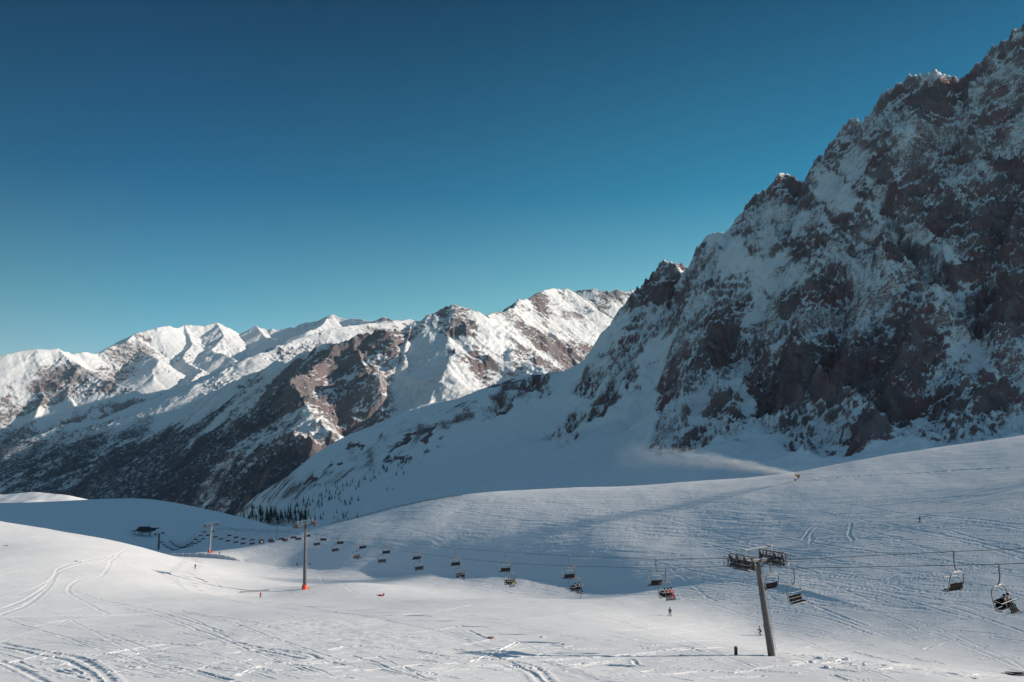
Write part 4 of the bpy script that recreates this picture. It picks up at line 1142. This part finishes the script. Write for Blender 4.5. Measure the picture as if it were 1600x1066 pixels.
pylon('lift_pylon', 'darkest pylon down in the shaded hollow beside the lift station', b4, headmid(3) + Vector((0, 0, .2)), .75, .55, False, False, T_A[3], T_B[3])
b5 = NEAR.at(433, 845, 480)
o = thing('lamp_mast', 'thin pale mast standing far off in the shaded hollow', 'mast', b5)
link('mast', MB().tube((0, 0, -1), (0, 0, 14), .16, .1, 10).mesh('mast', 'light_steel'), o); link('crossarm', MB().box((0, 0, 13.2), (3.2, .2, .2)).box((1.5, 0, 13), (.4, .5, .3)).box((-1.5, 0, 13), (.4, .5, .3)).mesh('crossarm', 'light_steel'), o)

# ---------------------------------------------------------------- valley station in the hollow
sb = Vector(P(228, 828, 700)); g0 = gz(sb.x, sb.y)
o = thing('lift_station', 'dark lift station with rounded roofs in the shaded hollow at the left', 'lift station', (sb.x, sb.y, g0), LROT * .3)
zh = sb.z - g0
link('housing', MB().ball((0, 0, zh), (8.5, 3.2, 2.0), 3, .02, 1).mesh('housing', 'roofing', True), o)
link('roof', MB().ball((-1, -1, zh + 2.0), (5.5, 2.6, 1.5), 3, .02, 2).ball((6.0, 0, zh + 1.2), (5, 2, .9), 3, .02, 3).mesh('roof', 'roofing', True), o)
link('platform', MB().box((-8.5, 0, zh - .6), (7.0, 3, .7), None, .2).box((0, -3.4, zh - 2.2), (12, 2, .6), None, .2).mesh('platform', 'roofing'), o)
for x in (-9, -3, 3.5): link('column', MB().tube((x, 0, -1), (x, 0, zh), .35, None, 10).mesh('column', 'roofing'), o)

# ---------------------------------------------------------------- fences
def fence(name, label, pts, hgt, step, mat='netting', net=True):
    pts = [Vector(p) for p in pts]
    o = thing(name, label, 'fence', pts[0]); org = pts[0]
    out = []
    for a, b in zip(pts[:-1], pts[1:]):
        n = max(1, int((b - a).length / step))
        for k in range(n):
            q = a.lerp(b, k / n); out.append(Vector((q.x, q.y, gz(q.x, q.y))))
    for q in out[:100]: link('post', MB().tube(q - org + Vector((0, 0, -.3)), q - org + Vector((0, 0, hgt)), .07, None, 6).mesh('post', mat), o)
    if net:
        nb = MB()
        for z in (.35, .7, 1.0):
            nb.path([q - org + Vector((0, 0, hgt * z * .97)) for q in out], .045 if hgt > .6 else .035, 4)
        link('netting', nb.mesh('netting', mat), o)
    return o
fl_ = [NEAR.at(px, py, 480) for px, py in ((338,829), (360,828), (385,831), (410,833), (440,835), (475,838))]
fence('snow_fence', 'long dark dotted fence crossing the shaded hollow behind the small chairs', fl_, 2.0, 5.0)
cr_f = [Pv(px, 850, d) for px, d in ((515,407), (560,402), (620,400), (680,394), (735,388))]
fence('snow_fence', 'low line of posts along the rounded crest of the near hill', cr_f, 1.0, 4.0, 'wood', True)
pl = [NEAR.at(375, 927, 180), NEAR.at(420, 924, 180), NEAR.at(468, 921, 180)]
fence('low_dark_line', 'low dark line on posts on the sunlit piste left of the orange-footed middle pylon', pl, .5, 7.0, 'black', True)  # dark strands on low posts, running left from the pylon foot

# ---------------------------------------------------------------- skiers on the snow
def skier(px, py, dmin, rz, kind, jk, tr, hm, label, poles=True, skis=True):
    g = NEAR.at(px, py, dmin); g.z += .02
    return make_person(g, rz, kind, jk, tr, hm, label, poles=poles, skis=skis)
skier(1047, 963, 120, R(-20), 'stand', 'black', 'black', 'black', 'person in black skiing down below the chair with the red rider')
skier(1188, 993, 120, R(-100), 'ski', 'navy', 'black', 'black', 'person in dark clothes bending on skis just left of the big pylon mast')
skier(908, 934, 180, R(15), 'stand', 'black', 'white', 'black', 'person in black jacket and pale trousers standing under two chair riders')
skier(407, 934, 180, R(160), 'ski', 'red', 'red', 'red', 'person all in red standing on the sunlit piste left of the middle pylon')
skier(305, 889, 200, R(30), 'stand', 'black', 'black', 'black', 'person in black on the crease between the left snowfield and the knoll')
skier(343, 872, 300, R(-40), 'ski', 'maroon', 'grey', 'black', 'person in maroon on the sunlit knoll right of the small orange-footed pylon')
skier(1437, 816, 180, R(80), 'ski', 'black', 'black', 'black', 'crouching person in black alone high on the shaded slope at the right')

# ---------------------------------------------------------------- small things on the snow
for px, lab in ((464, 'short dark marker post at the shade edge left of the middle pylon'), (484, 'short dark marker post at the shade edge right of the middle pylon')):
    g = NEAR.at(px, 884, 250); o = thing('marker_post', lab, 'post', g)
    link('post', MB().tube((0, 0, -.2), (0, 0, 1.0), .10, .08, 8).mesh('post', 'wood'), o); link('pad', MB().tube((0, 0, .35), (0, 0, 1.05), .28, .26, 10).mesh('pad', 'black'), o)
g = NEAR.at(1150, 1024, 60); o = thing('marker_post', 'stout dark brown post standing left of the big pylon foot', 'post', g, R(20))
link('post', MB().box((0, 0, .38), (.30, .30, 1.15), None, .03).mesh('post', 'wood'), o); link('snow_cap', MB().ball((0.02, 0, .97), (.16, .16, .07), 2, .05, 3).mesh('snow_cap', 'snow', True), o)
g = NEAR.at(595, 932, 180); o = thing('rescue_sled', 'low red sled lying on the sunlit piste right of the middle pylon', 'sled', g, R(10))
link('hull', MB().box((0, 0, .18), (1.9, .6, .30), None, .1).box((.85, 0, .5), (.5, .5, .5), None, .08).mesh('hull', 'red'), o); link('load', MB().ball((-.3, 0, .36), (.5, .24, .14), 2, .06, 3).mesh('load', 'black'), o)
link('handle', MB().path([(-.9, -.2, .3), (-1.5, -.2, .5), (-1.5, .2, .5), (-.9, .2, .3)], .03, 5).mesh('handle', 'pole'), o)

def boulder(px, py, dmin, s, label, seed, mat='rock'):
    g = NEAR.at(px, py, dmin)
    mb = MB(); rr = random.Random(seed)
    for k in range(4): mb.ball((rr.uniform(-.5, .5) * s[0], rr.uniform(-.4, .4) * s[1], rr.uniform(-.1, .25) * s[2]), (s[0] * rr.uniform(.4, .7), s[1] * rr.uniform(.4, .7), s[2] * rr.uniform(.4, .8)), 2, .16, seed + k)
    return thing('boulder', label, 'rock', g, rr.uniform(0, 3), data=mb.mesh('boulder', mat))
boulder(769, 998, 70, (.75, .45, .32), 'reddish brown rock in the foreground piste, left one of three lumps', 11)
boulder(881, 1008, 70, (.32, .3, .22), 'small dark rock in the foreground, right one of three lumps', 12)
boulder(846, 996, 70, (.55, .4, .22), 'snow-plastered lump between the brown rock and the small dark rock', 13, 'snow')
boulder(118, 878, 200, (.45, .3, .22), 'small dark stone on the left snowfield beside a track', 14)
boulder(125, 879, 200, (.3, .3, .2), 'smallest stone on the left snowfield, right neighbour of another', 15)
boulder(8, 853, 200, (.9, .4, .25), 'flat stone near the left edge high on the sunlit snowfield', 16)
boulder(745, 770, 380, (1.5, 1.0, .8), 'white snow-covered mound on the crest of the near hill', 17, 'snow')
k_ = 0
for px, py, sx_ in ((1283,1030,.8), (1306,1032,.9), (1322,1031,.5), (1270,1036,.5), (1292,1043,.5), (1352,1040,.4)):
    boulder(px, py, 70, (sx_ * .9, .42, .26), ('larger snow clod right of the big pylon, left of the two big ones', 'largest snow clod on the sunlit lip right of the big pylon', 'small snow clod just right of the largest one', 'small snow clod nearest the foot of the big pylon', 'small snow clod below the two large ones', 'smallest snow clod, furthest right from the big pylon')[k_], 30 + k_, 'snow')['group'] = 'snow clods right of the big pylon'; k_ += 1
g = NEAR.at(1584, 1056, 60); o = thing('timber_pile', 'dark timber beams half buried in snow at the bottom right corner', 'timber', g, R(-8))
for k in range(7):
    rr = random.Random(k)
    link('beam', MB().box((rr.uniform(-.1, .5), rr.uniform(-.3, .3), .08 + .11 * (k % 4)), (rr.uniform(1.6, 2.6), .14, .10), Matrix.Rotation(R(rr.uniform(-14, 14)), 3, 'Z') @ Matrix.Rotation(R(rr.uniform(-9, 6)), 3, 'Y'), .01).mesh('beam', 'wood'), o)
link('rod', MB().tube((-.8, 0, .75), (1.2, .2, .38), .02, None, 5).tube((-.3, .1, .70), (1.6, -.2, .5), .02, None, 5).mesh('rod', 'wood'), o)

# ---------------------------------------------------------------- snow gun and its plume
g = NEAR.at(1246, 751, 320)
if g.y > 420: g = Pv(1246, 751, 356); g.z = gz(g.x, g.y)
o = thing('snow_gun', 'brown fan snow gun on the hill crest blowing a white plume to the left', 'snow gun', g, R(12))
gm_ = MB()
for a in (90, 210, 330): gm_.tube((0, 0, .9), (1.0 * math.cos(R(a)), 1.0 * math.sin(R(a)), -.1), .07, None, 6)
link('tripod', gm_.mesh('tripod', 'gun'), o)
link('barrel', MB().tube((.75, 0, 1.9), (-.75, 0, 2.15), .62, .52, 18).tube((-.75, 0, 2.15), (-.95, 0, 2.18), .58, .58, 18).mesh('barrel', 'gun'), o)
link('fan_guard', MB().tube((.75, 0, 1.9), (.88, 0, 1.88), .66, .60, 18).mesh('fan_guard', 'black'), o)
link('control_box', MB().box((.45, .1, 1.0), (.5, .5, .8), None, .05).mesh('control_box', 'gun'), o)
link('wheel', MB().tube((-.9, -.5, .2), (-.9, -.3, .2), .3, None, 12).tube((-.9, .5, .2), (-.9, .3, .2), .3, None, 12).mesh('wheel', 'rubber'), o)
pm = bpy.data.materials.new("snow_plume"); pm.use_nodes = True; nt = pm.node_tree; nt.nodes.clear()
po = nt.nodes.new('ShaderNodeOutputMaterial'); pv = nt.nodes.new('ShaderNodeVolumePrincipled'); nt.links.new(pv.outputs[0], po.inputs['Volume'])
pv.inputs['Color'].default_value = (.80, .90, 1.0, 1); pv.inputs['Anisotropy'].default_value = 0.2
tcx = N(nt, 'ShaderNodeTexCoord').outputs['Object']
sp = N(nt, 'ShaderNodeSeparateXYZ'); nt.links.new(tcx, sp.inputs[0])
# local x runs from the gun (0) to the far end (-1); the plume rises, widens and thins
xx = math_n(nt, 'MULTIPLY', sp.outputs[0], -1.0)
nz_ = noise_n(nt, mapping(nt, tcx, (7, 2.5, 2.4)), 1.7, 6, 0.68)
ctr = math_n(nt, 'MULTIPLY', math_n(nt, 'SINE', math_n(nt, 'MULTIPLY', xx, 2.6)), 0.35)
wid = math_n(nt, 'ADD', math_n(nt, 'MULTIPLY', xx, 0.9), 0.16)
dz = math_n(nt, 'DIVIDE', math_n(nt, 'SUBTRACT', sp.outputs[2], ctr), wid)
rr_ = math_n(nt, 'ADD', math_n(nt, 'MULTIPLY', dz, dz), math_n(nt, 'MULTIPLY', sp.outputs[1], sp.outputs[1]))
edge = math_n(nt, 'SUBTRACT', math_n(nt, 'SUBTRACT', 1.0, rr_), math_n(nt, 'MULTIPLY', math_n(nt, 'SUBTRACT', nz_, 0.36), 3.6), clamp=True)
fade = math_n(nt, 'SUBTRACT', 1.0, xx, clamp=True)
nt.links.new(math_n(nt, 'MULTIPLY', math_n(nt, 'MULTIPLY', edge, fade), 0.40), pv.inputs['Density'])
plm = bpy.data.meshes.new('snow_plume'); bm = bmesh.new(); bmesh.ops.create_cube(bm, size=1.0)
for v in bm.verts: v.co = Vector((v.co.x - .5, v.co.y * 2, v.co.z * 2 + .35))
bm.to_mesh(plm); bm.free(); plm.materials.append(pm)
po_ = link('snow_plume', plm, None, (g.x - .9, g.y, g.z + 2.2), (0, R(4), R(-12))); po_.scale = (74, 7, 9.0); po_['kind'] = 'stuff'

# ---------------------------------------------------------------- conifers on the foot of the far ridge
def tree_mesh(seed):
    rr = random.Random(seed); bm = bmesh.new(); H = 1.0
    for lv in range(11):
        z = .10 + .86 * lv / 10; R0 = .20 * (1 - z) + .012
        n = 9
        for k in range(n):
            a = 2 * math.pi * (k + rr.random() * .7) / n; r = R0 * rr.uniform(.65, 1.25)
            p0 = Vector((0, 0, z + .06)); p1 = Vector((r * math.cos(a), r * math.sin(a), z - .03 - rr.random() * .03))
            sd_ = Vector((-math.sin(a), math.cos(a), 0)) * R0 * .36
            v = [bm.verts.new(p) for p in (p0, p0.lerp(p1, .55) + sd_ + Vector((0, 0, -.005)), p1, p0.lerp(p1, .55) - sd_ + Vector((0, 0, -.005)), p0.lerp(p1, .5) - Vector((0, 0, .035)))]
            bm.faces.new((v[0], v[1], v[4])); bm.faces.new((v[1], v[2], v[4])); bm.faces.new((v[2], v[3], v[4])); bm.faces.new((v[3], v[0], v[4])); bm.faces.new((v[0], v[1], v[2], v[3]))
    me = bpy.data.meshes.new('crown'); bm.to_mesh(me); bm.free(); me.materials.append(MT['needles']); return me
crowns = [tree_mesh(s) for s in range(5)]
trunk_me = MB().tube((0, 0, -.05), (0, 0, .8), .018, .006, 6).mesh('trunk', 'bark')
rt = random.Random(21); cnt = 0
bands = [(64, 405, 478, 802, 819, 9, 22, 'dark conifer in the dense clump at the foot of the far snowy ridge', 'conifers in the dense clump'),
         (50, 360, 430, 794, 814, 6, 14, 'small conifer scattered on the snow left of the dense clump', 'conifers left of the clump'),
         (40, 450, 560, 780, 815, 6, 14, 'conifer thinning out up the snow right of the dense clump', 'conifers right of the clump'),
         (70, 470, 640, 700, 792, 7, 12, 'tiny dark conifer dotted high on the long snowy ridge', 'conifers dotted up the ridge')]
for n, x0, x1, y0, y1, h0, h1, lab, grp in bands:
    k = 0; tries = 0
    while k < n and tries < 4000:
        tries += 1
        px = rt.uniform(x0, x1); py = rt.uniform(y0, y1)
        if grp.endswith('ridge'):
            ln = 795 - (px - 440) * 0.47
            py = ln + abs(rt.gauss(0, 16)) + 6
        p = WALL.at(px, py, 900)
        if p.y > 2200 or not (py - 3 < proj(p.x, p.y, p.z)[1] < py + 3): continue
        hh = rt.uniform(h0, h1) * p.y / 1700
        o = thing('conifer_tree', lab, 'tree', p - Vector((0, 0, .5)), rt.uniform(0, 6), grp); o.scale = (hh, hh, hh)
        link('crown', crowns[rt.randrange(5)], o); link('trunk', trunk_me, o); k += 1

# ---------------------------------------------------------------- air between here and the far range
hz = bpy.data.materials.new("haze"); hz.use_nodes = True; nt = hz.node_tree; nt.nodes.clear()
ho = nt.nodes.new('ShaderNodeOutputMaterial'); hv = nt.nodes.new('ShaderNodeVolumePrincipled'); nt.links.new(hv.outputs[0], ho.inputs['Volume'])
hv.inputs['Color'].default_value = (.55, .80, 1.0, 1); hv.inputs['Density'].default_value = 1.7e-5; hv.inputs['Anisotropy'].default_value = 0.1
hm_ = bpy.data.meshes.new('haze'); bm = bmesh.new(); bmesh.ops.create_cube(bm, size=1.0)
for v in bm.verts: v.co = Vector((v.co.x * 32000, 5500 + v.co.y * 19000, 125 + v.co.z * 2350))
bm.to_mesh(hm_); bm.free(); hm_.materials.append(hz)
ho_ = link('haze', hm_); ho_['kind'] = 'stuff'
